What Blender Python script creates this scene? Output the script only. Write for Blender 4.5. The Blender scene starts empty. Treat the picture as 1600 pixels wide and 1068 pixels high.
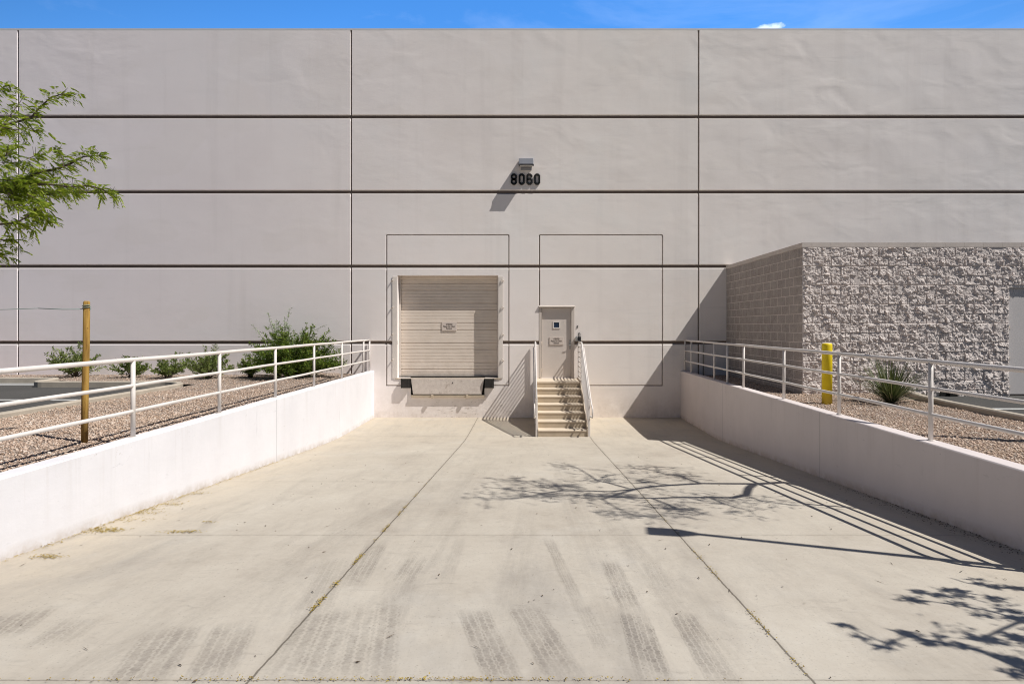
import bpy, bmesh, math, random
import numpy as np
from mathutils import Vector, noise, Matrix

random.seed(7); np.random.seed(7)
scene = bpy.context.scene
COL = scene.collection

# ------------------------------------------------------------------ layout
CZ = 2.76          # eye height above the dock floor
D = 17.51          # camera to facade
F = 900.0
S = F / D          # scale at the facade
SUN_A, SUN_C = 0.68, 0.28      # light travels (-A, +C, -1)
GZ = 1.33          # gravel level
AZ = 1.24          # asphalt level
WT = 1.415         # retaining wall top

def wx(px, s=S): return (px - 825.0) / s
def wz(py, s=S): return CZ - (py - 510.0) / s

def floor_z(y):
    w = 0.35
    t = (14.05 - y) / w
    z = 0.076 * w * (t if t > 30 else math.log1p(math.exp(t)))
    return min(z, 1.24)

def floor_at(px, py):
    lo, hi = 0.5, 17.5
    for _ in range(60):
        m = (lo + hi) / 2
        if CZ - (py - 510) * m / F > floor_z(m): lo = m
        else: hi = m
    return Vector(((px - 825) * lo / F, lo, floor_z(lo)))

def lift(px, py, h):
    p = floor_at(px, py)
    return Vector((p.x + SUN_A * h, p.y - SUN_C * h, p.z + h))

# ------------------------------------------------------------------ mesh helpers
class MB:
    def __init__(self):
        self.v = []; self.f = []; self.sm = []
    def add(self, vs, fs, smooth=False):
        o = len(self.v)
        self.v.extend([tuple(p) for p in vs])
        for f in fs:
            self.f.append(tuple(i + o for i in f)); self.sm.append(smooth)
        return self
    def box(self, x0, x1, y0, y1, z0, z1):
        vs = [(x0,y0,z0),(x1,y0,z0),(x1,y1,z0),(x0,y1,z0),(x0,y0,z1),(x1,y0,z1),(x1,y1,z1),(x0,y1,z1)]
        return self.add(vs, [(0,3,2,1),(4,5,6,7),(0,1,5,4),(1,2,6,5),(2,3,7,6),(3,0,4,7)])
    def quad(self, a, b, c, d): return self.add([a,b,c,d], [(0,1,2,3)])
    def tube(self, pts, r, n=10, caps=True, smooth=True):
        pts = [Vector(p) for p in pts]
        rs = r if isinstance(r, (list, tuple)) else [r] * len(pts)
        vs = []; prev = None
        for i, p in enumerate(pts):
            if i == 0: t = pts[1] - pts[0]
            elif i == len(pts)-1: t = pts[-1] - pts[-2]
            else: t = (pts[i+1]-p).normalized() + (p-pts[i-1]).normalized()
            t.normalize()
            if prev is None:
                up = Vector((0,0,1)) if abs(t.z) < .9 else Vector((1,0,0))
                a = t.cross(up).normalized()
            else:
                a = prev - t * prev.dot(t)
                if a.length < 1e-6: a = t.orthogonal()
                a.normalize()
            b = t.cross(a); prev = a
            k = 1.0
            if 0 < i < len(pts)-1:
                c = max(.3, t.dot((p-pts[i-1]).normalized())); k = 1.0 / c
                k = min(k, 1.4)
            for j in range(n):
                an = 2*math.pi*j/n
                vs.append(p + (a*math.cos(an) + b*math.sin(an)) * rs[i] * (k if n > 4 else 1))
        fs = []
        for i in range(len(pts)-1):
            for j in range(n):
                fs.append((i*n+j, i*n+(j+1)%n, (i+1)*n+(j+1)%n, (i+1)*n+j))
        self.add(vs, fs, smooth)
        if caps:
            o = len(self.v) - len(vs); m = len(pts)-1
            self.f.append(tuple(o+j for j in reversed(range(n)))); self.sm.append(False)
            self.f.append(tuple(o+m*n+j for j in range(n))); self.sm.append(False)
        return self
    def leaf(self, b, d, side, L, W, fold=.15):
        d = d.normalized(); s = side - d*side.dot(d)
        if s.length < 1e-5: s = d.orthogonal()
        s.normalize(); nrm = d.cross(s)
        vs = [b, b + d*L*.45 + s*W*.5 + nrm*W*fold, b + d*L, b + d*L*.45 - s*W*.5 + nrm*W*fold]
        return self.add(vs, [(0,1,2),(0,2,3)])

LOC = {}
def link(name, mb, mat, parent=None, loc=None, bevel=0, smooth=None):
    """links one mesh object; vertices are given in world space"""
    me = bpy.data.meshes.new(name)
    root = None
    if parent is not None:
        root = LOC[parent.name]
    off = Vector(root) if root is not None else (Vector(loc) if loc is not None else Vector((0,0,0)))
    me.from_pydata([(p[0]-off.x, p[1]-off.y, p[2]-off.z) for p in mb.v], [], mb.f)
    me.polygons.foreach_set('use_smooth', mb.sm if smooth is None else [smooth]*len(mb.f))
    me.update()
    o = bpy.data.objects.new(name, me)
    COL.objects.link(o)
    me.materials.append(mat)
    if parent is not None:
        o.parent = parent
    else:
        o.location = off
    LOC[o.name] = tuple(off)
    if bevel:
        m = o.modifiers.new('bevel', 'BEVEL'); m.width = bevel; m.segments = 2
        m.limit_method = 'ANGLE'; m.angle_limit = math.radians(40)
    return o

def thing(name, label, cat, loc, group=None):
    o = bpy.data.objects.new(name, None); COL.objects.link(o)
    o.location = loc; o.empty_display_size = .2
    LOC[o.name] = tuple(loc)
    return tag(o, label, cat, group)
def tag(o, label, cat, group=None):
    o['label'] = label; o['category'] = cat
    if group: o['group'] = group
    return o
def struct(o): o['kind'] = 'structure'; return o

# ------------------------------------------------------------------ material helpers
def lin(r, g, b):
    f = lambda c: (c/255)/12.92 if c/255 <= .04045 else (((c/255)+.055)/1.055)**2.4
    return (f(r), f(g), f(b), 1)
class NT:
    def __init__(self, name):
        self.m = bpy.data.materials.new(name); self.m.use_nodes = True
        self.t = self.m.node_tree; self.n = self.t.nodes; self.l = self.t.links
        self.b = self.n['Principled BSDF']; self.out = self.n['Material Output']
        self.b.inputs['Roughness'].default_value = .85
        self.b.inputs['Specular IOR Level'].default_value = .3
        self.tc = self.n.new('ShaderNodeTexCoord').outputs['Object']
        g = self.n.new('ShaderNodeNewGeometry'); self.pos = g.outputs['Position']; self.island = g.outputs['Random Per Island']
        self.normal = g.outputs['Normal']
    def set(self, sock, v):
        if hasattr(v, 'is_output') or isinstance(v, bpy.types.NodeSocket): self.l.new(v, sock)
        else: sock.default_value = v
    def math(self, op, a, b=0.0, c=None, clamp=False):
        n = self.n.new('ShaderNodeMath'); n.operation = op; n.use_clamp = clamp
        self.set(n.inputs[0], a); self.set(n.inputs[1], b)
        if c is not None: self.set(n.inputs[2], c)
        return n.outputs[0]
    def noise(self, scale, detail=4, rough=.55, vec=None, dist=0):
        n = self.n.new('ShaderNodeTexNoise'); n.inputs['Scale'].default_value = scale
        n.inputs['Detail'].default_value = detail; n.inputs['Roughness'].default_value = rough
        n.inputs['Distortion'].default_value = dist
        self.l.new(vec if vec is not None else self.pos, n.inputs['Vector'])
        return n.outputs['Fac']
    def voro(self, scale, feature='F1', out='Distance', vec=None):
        n = self.n.new('ShaderNodeTexVoronoi'); n.inputs['Scale'].default_value = scale; n.feature = feature
        self.l.new(vec if vec is not None else self.pos, n.inputs['Vector'])
        return n.outputs[out]
    def mapping(self, scale=(1,1,1), rot=(0,0,0), vec=None):
        n = self.n.new('ShaderNodeMapping'); n.inputs['Scale'].default_value = scale; n.inputs['Rotation'].default_value = rot
        self.l.new(vec if vec is not None else self.pos, n.inputs['Vector'])
        return n.outputs['Vector']
    def ramp(self, fac, stops, interp='LINEAR'):
        n = self.n.new('ShaderNodeValToRGB'); n.color_ramp.interpolation = interp
        e = n.color_ramp.elements
        while len(e) < len(stops): e.new(.5)
        for i, (p, c) in enumerate(stops):
            e[i].position = p; e[i].color = c if len(c) == 4 else (*c, 1)
        self.set(n.inputs[0], fac)
        return n.outputs['Color']
    def maprange(self, v, a, b, c=0.0, d=1.0, smooth=False):
        n = self.n.new('ShaderNodeMapRange'); n.clamp = True
        if smooth: n.interpolation_type = 'SMOOTHSTEP'
        self.set(n.inputs['Value'], v)
        for k, x in zip(('From Min','From Max','To Min','To Max'), (a,b,c,d)): n.inputs[k].default_value = x
        return n.outputs['Result']
    def mix(self, fac, a, b, mode='MIX'):
        n = self.n.new('ShaderNodeMix'); n.data_type = 'RGBA'; n.blend_type = mode
        self.set(n.inputs[0], fac); self.set(n.inputs[6], a); self.set(n.inputs[7], b)
        return n.outputs[2]
    def sep(self, vec=None):
        n = self.n.new('ShaderNodeSeparateXYZ'); self.l.new(vec if vec is not None else self.pos, n.inputs[0])
        return n.outputs
    def bump(self, h, strength=.3, dist=.02, prev=None):
        n = self.n.new('ShaderNodeBump'); n.inputs['Strength'].default_value = strength; n.inputs['Distance'].default_value = dist
        self.set(n.inputs['Height'], h)
        if prev is not None: self.l.new(prev, n.inputs['Normal'])
        return n.outputs['Normal']
    def color(self, c): self.set(self.b.inputs['Base Color'], c); return self
    def norm(self, n): self.l.new(n, self.b.inputs['Normal']); return self
    def rough(self, v): self.set(self.b.inputs['Roughness'], v); return self

def c3(r, g, b): return (r, g, b, 1)
def scale_c(c, k): return (c[0]*k, c[1]*k, c[2]*k, 1)

def mottled(name, c, var=.12, scale=3, rough=.8, bump=.15, bscale=60, bdist=.004, metal=0, fine=.05):
    t = NT(name)
    a = t.noise(scale, 5, .6); f = t.noise(scale*14, 3, .6)
    fac = t.math('ADD', t.math('MULTIPLY', a, .7), t.math('MULTIPLY', f, .3))
    t.color(t.ramp(fac, [(.3, scale_c(c, 1-var)), (.7, scale_c(c, 1+var))]))
    t.rough(rough); t.b.inputs['Metallic'].default_value = metal
    if bump: t.norm(t.bump(t.noise(bscale, 3, .6), bump, bdist))
    return t.m

# ---- tilt-up facade paint
def facade_mat(name, warm=1.0):
    t = NT(name)
    X, Y, Z = t.sep()
    base = t.ramp(t.math('ADD', t.math('MULTIPLY', t.noise(.22, 4, .6), .75), t.math('MULTIPLY', t.noise(1.7, 5, .65), .25)),
                  [(.34, c3(.865,.785,.725)), (.5, c3(.92,.845,.785)), (.66, c3(.90,.85,.80))])
    # lavender to the left, greyer to the right
    side = t.maprange(X, -14, 2, 0, 1)
    base = t.mix(t.math('MULTIPLY', t.math('SUBTRACT', 1.0, side), .55), base, c3(.89,.81,.875))
    rside = t.maprange(X, 4, 14, 0, 1)
    base = t.mix(t.math('MULTIPLY', rside, .5), base, c3(.90,.845,.84))
    pn = t.n.new('ShaderNodeCombineXYZ'); t.l.new(t.math('FLOOR', t.math('DIVIDE', t.math('ADD', X, 5.38), 10.57)), pn.inputs[0])
    t.l.new(t.math('FLOOR', t.math('DIVIDE', t.math('SUBTRACT', Z, 2.3), 2.29)), pn.inputs[2])
    wn = t.n.new('ShaderNodeTexWhiteNoise'); t.l.new(pn.outputs[0], wn.inputs['Vector'])
    base = t.mix(t.math('MULTIPLY', wn.outputs['Value'], .16), base, c3(.72,.675,.645))
    # rectangular repair patches, rubbed marks
    pt = t.noise(.55, 2, .4, t.mapping((1, 1, 1.8), (0, .05, 0)))
    base = t.mix(t.maprange(pt, .56, .6, 0, .10), base, c3(.74,.67,.60))
    dr = t.noise(1.3, 5, .65, t.mapping((.35, 1, 2.6), (0, .12, 0)), .5)
    base = t.mix(t.math('MULTIPLY', t.maprange(dr, .58, .70, 0, .30), t.maprange(X, 0, 8, .25, 1)), base, c3(.64,.60,.57))
    # streaks
    st = t.noise(1.0, 4, .6, t.mapping((2.4, 1, .12)))
    base = t.mix(t.maprange(st, .52, .75, 0, .13), base, c3(.46,.41,.38))
    sp = t.noise(9.0, 5, .7)
    base = t.mix(t.maprange(sp, .6, .8, 0, .08), base, c3(.45,.40,.37))
    # warm, dirty base
    low = t.maprange(Z, .95, .1, 0, 1)
    dn = t.noise(2.6, 6, .7)
    base = t.mix(t.math('MULTIPLY', t.maprange(dn, .35, .75), t.math('MULTIPLY', low, .55)), base, c3(.44,.36,.29))
    chips = t.noise(7.0, 6, .75, t.mapping((.7, 1, 2.2)))
    xm = t.math('MULTIPLY', t.maprange(X, -3.4, -2.6), t.maprange(X, -.2, -1.0))
    base = t.mix(t.math('MULTIPLY', t.math('MULTIPLY', t.maprange(chips, .56, .64), t.maprange(Z, .72, .45)), t.math('MULTIPLY', xm, .55)), base, c3(.33,.28,.24))
    t.color(base)
    # trowel waves
    w = t.noise(.75, 2, .45, t.mapping((1, 1, 1.5)), .5)
    mask = t.maprange(t.noise(.2, 3, .5), .38, .60, .25, 1.15)
    up = t.maprange(Z, 4.5, 11, .55, 1.25)
    rm = t.maprange(X, -3, 9, .6, 1.35)
    h = t.math('MULTIPLY', t.math('MULTIPLY', w, mask), t.math('MULTIPLY', up, rm))
    w2 = t.math('MULTIPLY', t.noise(3.2, 3, .55, t.mapping((.8, 1, 2.1), (0,.5,0))), t.math('MULTIPLY', mask, .10))
    b1 = t.bump(t.math('ADD', h, w2), .5, .05)
    t.norm(t.bump(t.noise(85, 3, .6), .12, .003, b1))
    t.rough(.82)
    return t.m

def floor_mat(marks):
    t = NT('dock_concrete')
    X, Y, Z = t.sep()
    big = t.noise(.32, 5, .62); mid = t.noise(1.6, 6, .68); fine = t.noise(16, 5, .7)
    fac = t.math('ADD', t.math('ADD', t.math('MULTIPLY', big, .5), t.math('MULTIPLY', mid, .35)), t.math('MULTIPLY', fine, .15))
    base = t.ramp(fac, [(.34, c3(.38,.328,.27)), (.46, c3(.475,.423,.352)), (.56, c3(.52,.468,.392)), (.67, c3(.565,.517,.44))])
    # tan dust by walls and dock
    dl = t.maprange(X, -4.67, -3.3, 1, 0); dr = t.maprange(X, 4.63, 3.5, 1, 0); dd = t.maprange(Y, 12.2, 17.5, 0, 1)
    dust = t.math('MAXIMUM', t.math('MAXIMUM', dl, dr), dd)
    base = t.mix(t.math('MULTIPLY', dust, t.maprange(mid, .35, .65, .15, .75)), base, c3(.50,.42,.315))
    # grey stains, near the camera
    stn = t.noise(.75, 6, .7, t.mapping((1, .45, 1)), .4)
    base = t.mix(t.math('MULTIPLY', t.maprange(stn, .52, .72, 0, .5), t.maprange(Y, 9, 5, .25, 1)), base, c3(.29,.265,.24))
    lt = t.noise(.9, 5, .6, t.mapping((1.2,1.2,1), (0,0,1)))
    base = t.mix(t.maprange(lt, .56, .74, 0, .3), base, c3(.56,.53,.475))
    # dark spots
    v = t.voro(3.1, 'F1'); base = t.mix(t.maprange(v, .008, .028, .5, 0), base, c3(.12,.10,.085))
    v2 = t.voro(9.0, 'F1'); base = t.mix(t.maprange(v2, .02, .07, .5, 0), base, c3(.2,.17,.14))
    v3 = t.voro(26.0, 'F1'); base = t.mix(t.math('MULTIPLY', t.maprange(v3, .08, .2, .5, 0), t.maprange(mid, .4, .6)), base, c3(.22,.19,.155))
    sp = t.noise(70, 3, .7); base = t.mix(t.maprange(sp, .58, .74, 0, .4), base, c3(.22,.19,.16))
    sk_ = t.noise(2.2, 6, .75, t.mapping((1.6, .35, 1), (0, 0, .12)))
    base = t.mix(t.maprange(sk_, .49, .71, 0, .33), base, c3(.29,.255,.215))
    sc_ = t.noise(5.5, 6, .75, t.mapping((.5, 1.6, 1), (0, 0, -.3)), 1.2)
    base = t.mix(t.maprange(sc_, .58, .7, 0, .32), base, c3(.25,.22,.19))
    pl_ = t.noise(11, 6, .75)
    base = t.mix(t.maprange(pl_, .55, .72, 0, .30), base, c3(.54,.50,.44))
    # broad wheel paths
    # tyre marks
    tot = None
    wob = t.math('MULTIPLY', t.math('SUBTRACT', t.noise(7, 4, .65), .5), .04)
    wob2 = t.math('MULTIPLY', t.math('SUBTRACT', t.noise(4, 5, .7), .5), .3)
    for (p0, p1, hw, dark) in marks:
        dx, dy = p1[0]-p0[0], p1[1]-p0[1]; L = math.hypot(dx, dy); tx, ty = dx/L, dy/L
        rx = t.math('SUBTRACT', X, p0[0]); ry = t.math('SUBTRACT', Y, p0[1])
        al = t.math('ADD', t.math('MULTIPLY', rx, tx), t.math('MULTIPLY', ry, ty))
        ac = t.math('ABSOLUTE', t.math('ADD', t.math('MULTIPLY', rx, -ty), t.math('MULTIPLY', ry, tx)))
        ac = t.math('ABSOLUTE', t.math('ADD', ac, wob)); edge = t.maprange(ac, hw*1.06, hw*.88, 0, 1)
        alw = t.math('ADD', al, wob2); ends = t.math('MULTIPLY', t.maprange(alw, 0, .06 + L*.10, 0, 1), t.maprange(alw, L*1.02, L*.7, 0, 1))
        zig = t.math('MULTIPLY', t.math('SINE', t.math('MULTIPLY', al, 120.0)), .5)
        ribs = t.maprange(t.math('SINE', t.math('ADD', t.math('MULTIPLY', ac, 2*math.pi*2.6/hw), zig)), .45, .95, 1, .42)
        lug = t.maprange(t.math('SINE', t.math('ADD', t.math('MULTIPLY', al, 230.0), t.math('MULTIPLY', ac, 70.0))), .2, .8, 1, .86)
        m = t.math('MULTIPLY', t.math('MULTIPLY', edge, ends), t.math('MULTIPLY', t.math('MULTIPLY', ribs, lug), dark))
        tot = m if tot is None else t.math('MAXIMUM', tot, m)
    tot = t.math('MULTIPLY', tot, 1.35, clamp=True)
    wear = t.math('MULTIPLY', t.maprange(t.noise(2.4, 5, .7, t.mapping((2, .7, 1))), .32, .57, .30, 1), t.maprange(t.noise(26, 6, .78), .36, .60, .45, 1))
    base = t.mix(t.math('MULTIPLY', tot, wear), base, c3(.13,.11,.095))
    # control joints
    jn = t.math('MULTIPLY', t.math('SUBTRACT', t.noise(5, 5, .7), .5), .03)
    crack = None
    for x0 in (-1.52, 1.55):
        d = t.math('ABSOLUTE', t.math('ADD', t.math('SUBTRACT', X, x0), jn))
        crack = d if crack is None else t.math('MINIMUM', crack, d)
    jy = None
    for y0 in (.34, 3.15, 5.93, 8.78, 11.6, 14.45):
        d = t.math('ABSOLUTE', t.math('ADD', t.math('SUBTRACT', Y, y0), jn))
        jy = d if jy is None else t.math('MINIMUM', jy, d)
    brk = t.maprange(t.noise(6, 4, .7), .4, .55, .35, 1)
    jl = t.maprange(crack, .004, .010, .9, 0)
    jl2 = t.math('MULTIPLY', t.maprange(jy, .002, .009, .8, 0), brk)
    jm = t.math('MAXIMUM', jl, t.math('MULTIPLY', jl2, .75))
    halo = t.math('MAXIMUM', t.maprange(crack, .05, 0, 0, .28), t.maprange(jy, .05, 0, 0, .16))
    base = t.mix(halo, base, c3(.30,.26,.21))
    base = t.mix(t.math('MULTIPLY', jm, .85), base, c3(.09,.075,.055))
    t.color(base)
    h = t.math('SUBTRACT', t.math('MULTIPLY', t.noise(45, 5, .7), .5), jm)
    b1 = t.bump(h, .35, .006)
    t.norm(t.bump(t.noise(2.2, 4, .6, t.mapping((1, .35, 1))), .25, .02, b1))
    t.rough(.88)
    return t.m

def retaining_mat(name, c, joints):
    t = NT(name)
    X, Y, Z = t.sep()
    a = t.noise(1.1, 5, .6); b = t.noise(1.6, 5, .65, t.mapping((1, 1.0, .35)))
    base = t.ramp(t.math('ADD', t.math('MULTIPLY', a, .5), t.math('MULTIPLY', b, .5)), [(.32, scale_c(c, .90)), (.62, c)])
    sm = t.noise(2.0, 5, .7, t.mapping((1, 2.2, .5)))
    base = t.mix(t.maprange(sm, .66, .76, 0, .35), base, scale_c(c, .6))
    rub = t.noise(3.2, 6, .75, t.mapping((1, .9, 3.2), (.25, 0, 0)))
    base = t.mix(t.maprange(rub, .63, .70, 0, .30), base, scale_c(c, .5))
    drip = t.noise(1.0, 4, .7, t.mapping((1, 7, .25)))
    base = t.mix(t.math('MULTIPLY', t.maprange(drip, .55, .72, 0, .28), t.maprange(Z, .7, 1.42, .15, 1)), base, c3(c[0]*.7, c[1]*.66, c[2]*.6))
    chip = t.noise(14, 5, .7)
    base = t.mix(t.math('MULTIPLY', t.maprange(chip, .66, .69, 0, .6), t.maprange(Z, 1.2, 1.40, .1, 1)), base, c3(.40,.36,.31))
    # grubby foot following the ramp slope
    fz = t.math('MAXIMUM', 0.0, t.math('MULTIPLY', t.math('SUBTRACT', 14.05, Y), .076))
    low = t.maprange(t.math('SUBTRACT', Z, fz), .13, .0, 0, 1)
    base = t.mix(t.math('MULTIPLY', low, t.maprange(t.noise(5, 4, .7), .35, .6, .1, .85)), base, c3(c[0]*.66, c[1]*.59, c[2]*.50))
    jm = None
    for y0 in joints:
        d = t.maprange(t.math('ABSOLUTE', t.math('SUBTRACT', Y, y0)), .006, .012, 1, 0)
        jm = d if jm is None else t.math('MAXIMUM', jm, d)
    base = t.mix(t.math('MULTIPLY', jm, .55), base, scale_c(c, .4))
    t.color(base)
    h = t.noise(1.6, 4, .55, t.mapping((1, 1, 1.6)))
    b1 = t.bump(h, .3, .03)
    t.norm(t.bump(t.math('SUBTRACT', t.noise(50, 4, .6), jm), .2, .005, b1))
    t.rough(.8)
    return t.m

def island_mat(name, stops, rough=.8, translucent=0, spec=.3, tint_noise=None):
    t = NT(name)
    col = t.ramp(t.island, stops)
    if tint_noise:
        col = t.mix(t.maprange(t.noise(tint_noise[0], 3, .6), .35, .65, 0, tint_noise[2]), col, tint_noise[1])
    t.color(col); t.rough(rough); t.b.inputs['Specular IOR Level'].default_value = spec
    if translucent:
        tr = t.n.new('ShaderNodeBsdfTranslucent'); t.set(tr.inputs['Color'], t.mix(.5, col, c3(.30,.40,.04)))
        mx = t.n.new('ShaderNodeMixShader'); mx.inputs[0].default_value = translucent
        t.l.new(t.b.outputs[0], mx.inputs[1]); t.l.new(tr.outputs[0], mx.inputs[2]); t.l.new(mx.outputs[0], t.out.inputs['Surface'])
    return t.m

M = {}
M['facade'] = facade_mat('facade_paint')
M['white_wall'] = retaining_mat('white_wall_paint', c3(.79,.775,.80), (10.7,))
M['white_wall_shaded'] = retaining_mat('shaded_wall_paint', c3(.70,.63,.61), (9.14, 13.7))  # darker copy of the white wall paint, shade put into the colour
M['white_metal_plain'] = mottled('white_rail_paint', c3(.72,.665,.63), .05, 4, .45, .08, 120, .001)
t = NT('white_rail_paint')
rb = t.ramp(t.noise(2.5, 5, .6), [(.3, c3(.66,.61,.57)), (.7, c3(.75,.70,.665))])
rb = t.mix(t.maprange(t.noise(16, 5, .75), .66, .71, 0, .65), rb, c3(.30,.20,.13))
rb = t.mix(t.maprange(t.noise(5, 4, .7, t.mapping((1,1,.4))), .58, .75, 0, .3), rb, c3(.5,.44,.38))
t.color(rb); t.rough(.5); t.norm(t.bump(t.noise(60, 4, .7), .15, .002)); M['white_metal'] = t.m
M['stair_paint'] = mottled('stair_paint', c3(.66,.56,.44), .07, 5, .55, .1, 90, .002)
M['door_paint'] = mottled('door_paint', c3(.63,.56,.505), .04, 2, .5, .05, 60, .001)
M['frame_paint'] = mottled('frame_paint', c3(.60,.53,.47), .05, 4, .5, .05, 90, .001)
t = NT('dock_door_paint')
X_, Y_, Z_ = t.sep()
lc = t.ramp(t.noise(2.5, 5, .6), [(.3, c3(.69,.595,.505)), (.7, c3(.76,.665,.575))])
lc = t.mix(t.maprange(t.noise(3, 6, .7, t.mapping((.25,1,3))), .55, .72, 0, .22), lc, c3(.45,.37,.30))
lc = t.mix(t.math('MULTIPLY', t.maprange(t.noise(4, 6, .75), .42, .62), t.maprange(Z_, 2.2, 1.25, 0, .35)), lc, c3(.40,.32,.25))
t.color(lc); t.rough(.55); b_ = t.bump(t.noise(1.6, 3, .5), .3, .03); t.norm(t.bump(t.noise(50, 3, .6), .08, .002, b_)); M['dock_door_paint'] = t.m
M['groove'] = mottled('groove_shade', c3(.17,.13,.105), .15, 3, .9, 0)  # groove shade put into the backing colour; doubles as dark caulk in the joints
M['guard_paint'] = mottled('guard_paint', c3(.74,.67,.61), .06, 4, .6, .1, 60, .002)
M['riser_paint'] = mottled('riser_paint', c3(.47,.385,.285), .1, 5, .6, .1, 60, .002)
M['rubber'] = mottled('bumper_rubber', c3(.035,.031,.028), .4, 9, .85, .3, 60, .006)
M['dark'] = mottled('dark_void', c3(.012,.011,.01), .1, 4, .9, 0)
t = NT('leveler_steel')
lc = t.ramp(t.noise(9, 6, .7), [(.3, c3(.50,.43,.38)), (.7, c3(.64,.57,.51))])
lc = t.mix(t.maprange(t.noise(6, 6, .75, t.mapping((1,1,.4))), .56, .66, 0, .55), lc, c3(.24,.18,.13))
lc = t.mix(t.maprange(t.noise(38, 4, .7), .6, .7, 0, .6), lc, c3(.2,.15,.11))
t.color(lc); t.norm(t.bump(t.noise(55, 4, .7), .5, .006)); M['leveler'] = t.m
M['ledge'] = mottled('ledge_paint', c3(.50,.41,.31), .18, 8, .8, .4, 40, .006)
M['sign'] = mottled('sign_face', c3(.63,.545,.485), .04, 5, .6, 0)
M['ink'] = mottled('sign_ink', c3(.12,.10,.085), .1, 5, .7, 0)
M['black'] = mottled('black_plastic', c3(.018,.018,.02), .2, 6, .45, .1, 90, .002)
M['number'] = mottled('number_black', c3(.012,.012,.012), .15, 8, .5, 0)
M['steel'] = mottled('satin_steel', c3(.55,.53,.50), .1, 12, .35, .05, 120, .001, metal=.9)
M['lamp'] = mottled('lamp_housing', c3(.34,.345,.375), .08, 6, .45, .05, 80, .001, metal=.2)
M['lamp_dark'] = mottled('lamp_gasket', c3(.06,.06,.065), .1, 6, .6, 0)
M['lens'] = mottled('lamp_lens', c3(.75,.70,.62), .05, 5, .25, 0)
t = NT('yellow_sleeve')
lc = t.ramp(t.noise(4, 5, .6), [(.3, c3(.78,.585,.012)), (.7, c3(.86,.67,.02))])
lc = t.mix(t.maprange(t.noise(7, 6, .75, t.mapping((1,1,.5))), .62, .69, 0, .3), lc, c3(.40,.30,.04))
lc = t.mix(t.maprange(t.sep()[2], 1.55, 1.33, 0, .45), lc, c3(.40,.29,.12))
t.color(lc); t.rough(.5); t.norm(t.bump(t.noise(30, 4, .6), .1, .003)); M['yellow'] = t.m
M['coping'] = mottled('coping_metal', c3(.72,.70,.68), .05, 3, .5, 0)
M['kerb'] = mottled('kerb_concrete', c3(.44,.385,.315), .16, 3, .88, .3, 50, .006)
M['gutter'] = mottled('gutter_concrete', c3(.30,.30,.295), .12, 2, .88, .3, 50, .006)
M['line'] = mottled('marking_paint', c3(.74,.74,.72), .14, 7, .7, .1, 70, .002)
M['gate'] = mottled('gate_paint', c3(.62,.58,.565), .04, 2, .5, .06, 40, .002)
M['wire'] = mottled('green_wire', c3(.22,.30,.27), .1, 5, .5, 0)
M['galv'] = mottled('galvanised', c3(.42,.40,.38), .12, 8, .5, .05, 90, .001, metal=.4)
M['pole'] = mottled('pole_paint', c3(.22,.19,.16), .1, 4, .5, .05, 90, .001)
g = NT('door_glass'); g.color(c3(.012,.03,.07)); g.rough(.08); g.b.inputs['Specular IOR Level'].default_value = .6
M['glass'] = g.m

t = NT('asphalt')
a = t.noise(.5, 5, .65); v = t.voro(75, 'F1', 'Color')
col = t.ramp(a, [(.3, c3(.050,.049,.047)), (.7, c3(.078,.075,.071))])
col = t.mix(t.maprange(t.noise(110, 2, .6), .52, .7, 0, .4), col, c3(.16,.15,.14))
t.color(col); t.norm(t.bump(t.noise(120, 3, .7), .5, .006)); M['asphalt'] = t.m

t = NT('gravel_bed')
vc = t.n.new('ShaderNodeTexVoronoi'); vc.inputs['Scale'].default_value = 34; t.l.new(t.pos, vc.inputs['Vector'])
gcol = t.ramp(t.sep(vc.outputs['Color'])[0], [(0, c3(.20,.15,.12)), (.35, c3(.36,.27,.215)), (.7, c3(.45,.36,.30)), (1, c3(.56,.49,.43))])
gcol = t.mix(t.maprange(vc.outputs['Distance'], .35, .7, 0, .75), gcol, c3(.10,.075,.055))
t.color(gcol); t.norm(t.bump(t.math('SUBTRACT', 1.0, vc.outputs['Distance']), .8, .02)); M['gravel_bed'] = t.m
M['gravel'] = island_mat('gravel_stone', [(0, c3(.20,.13,.095)), (.2, c3(.41,.29,.22)), (.5, c3(.52,.39,.305)), (.8, c3(.59,.465,.38)), (1, c3(.72,.64,.56))], .85,
                         tint_noise=(.7, c3(.54,.39,.27), .35))

t = NT('split_face_block')
n1 = t.noise(3.0, 4, .6); n2 = t.noise(40, 5, .7)
t.color(t.ramp(t.math('ADD', t.math('MULTIPLY', n1, .5), t.math('MULTIPLY', n2, .5)), [(.34, c3(.60,.525,.485)), (.62, c3(.76,.68,.635))]))
t.norm(t.bump(n2, .5, .012)); M['block'] = t.m
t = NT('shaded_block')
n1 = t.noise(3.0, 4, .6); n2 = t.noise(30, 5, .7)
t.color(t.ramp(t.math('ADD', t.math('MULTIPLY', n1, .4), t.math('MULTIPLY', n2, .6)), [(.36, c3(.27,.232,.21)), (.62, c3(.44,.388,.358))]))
t.norm(t.bump(n2, .5, .012)); M['block_side'] = t.m  # darker copy of the block colour, with the side face's shade put in
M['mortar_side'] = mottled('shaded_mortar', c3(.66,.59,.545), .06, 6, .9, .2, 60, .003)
M['block_smooth'] = mottled('smooth_block', c3(.60,.53,.48), .1, 5, .85, .3, 60, .005)
M['mortar'] = mottled('mortar', c3(.74,.67,.62), .06, 6, .9, .2, 60, .003)

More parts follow.
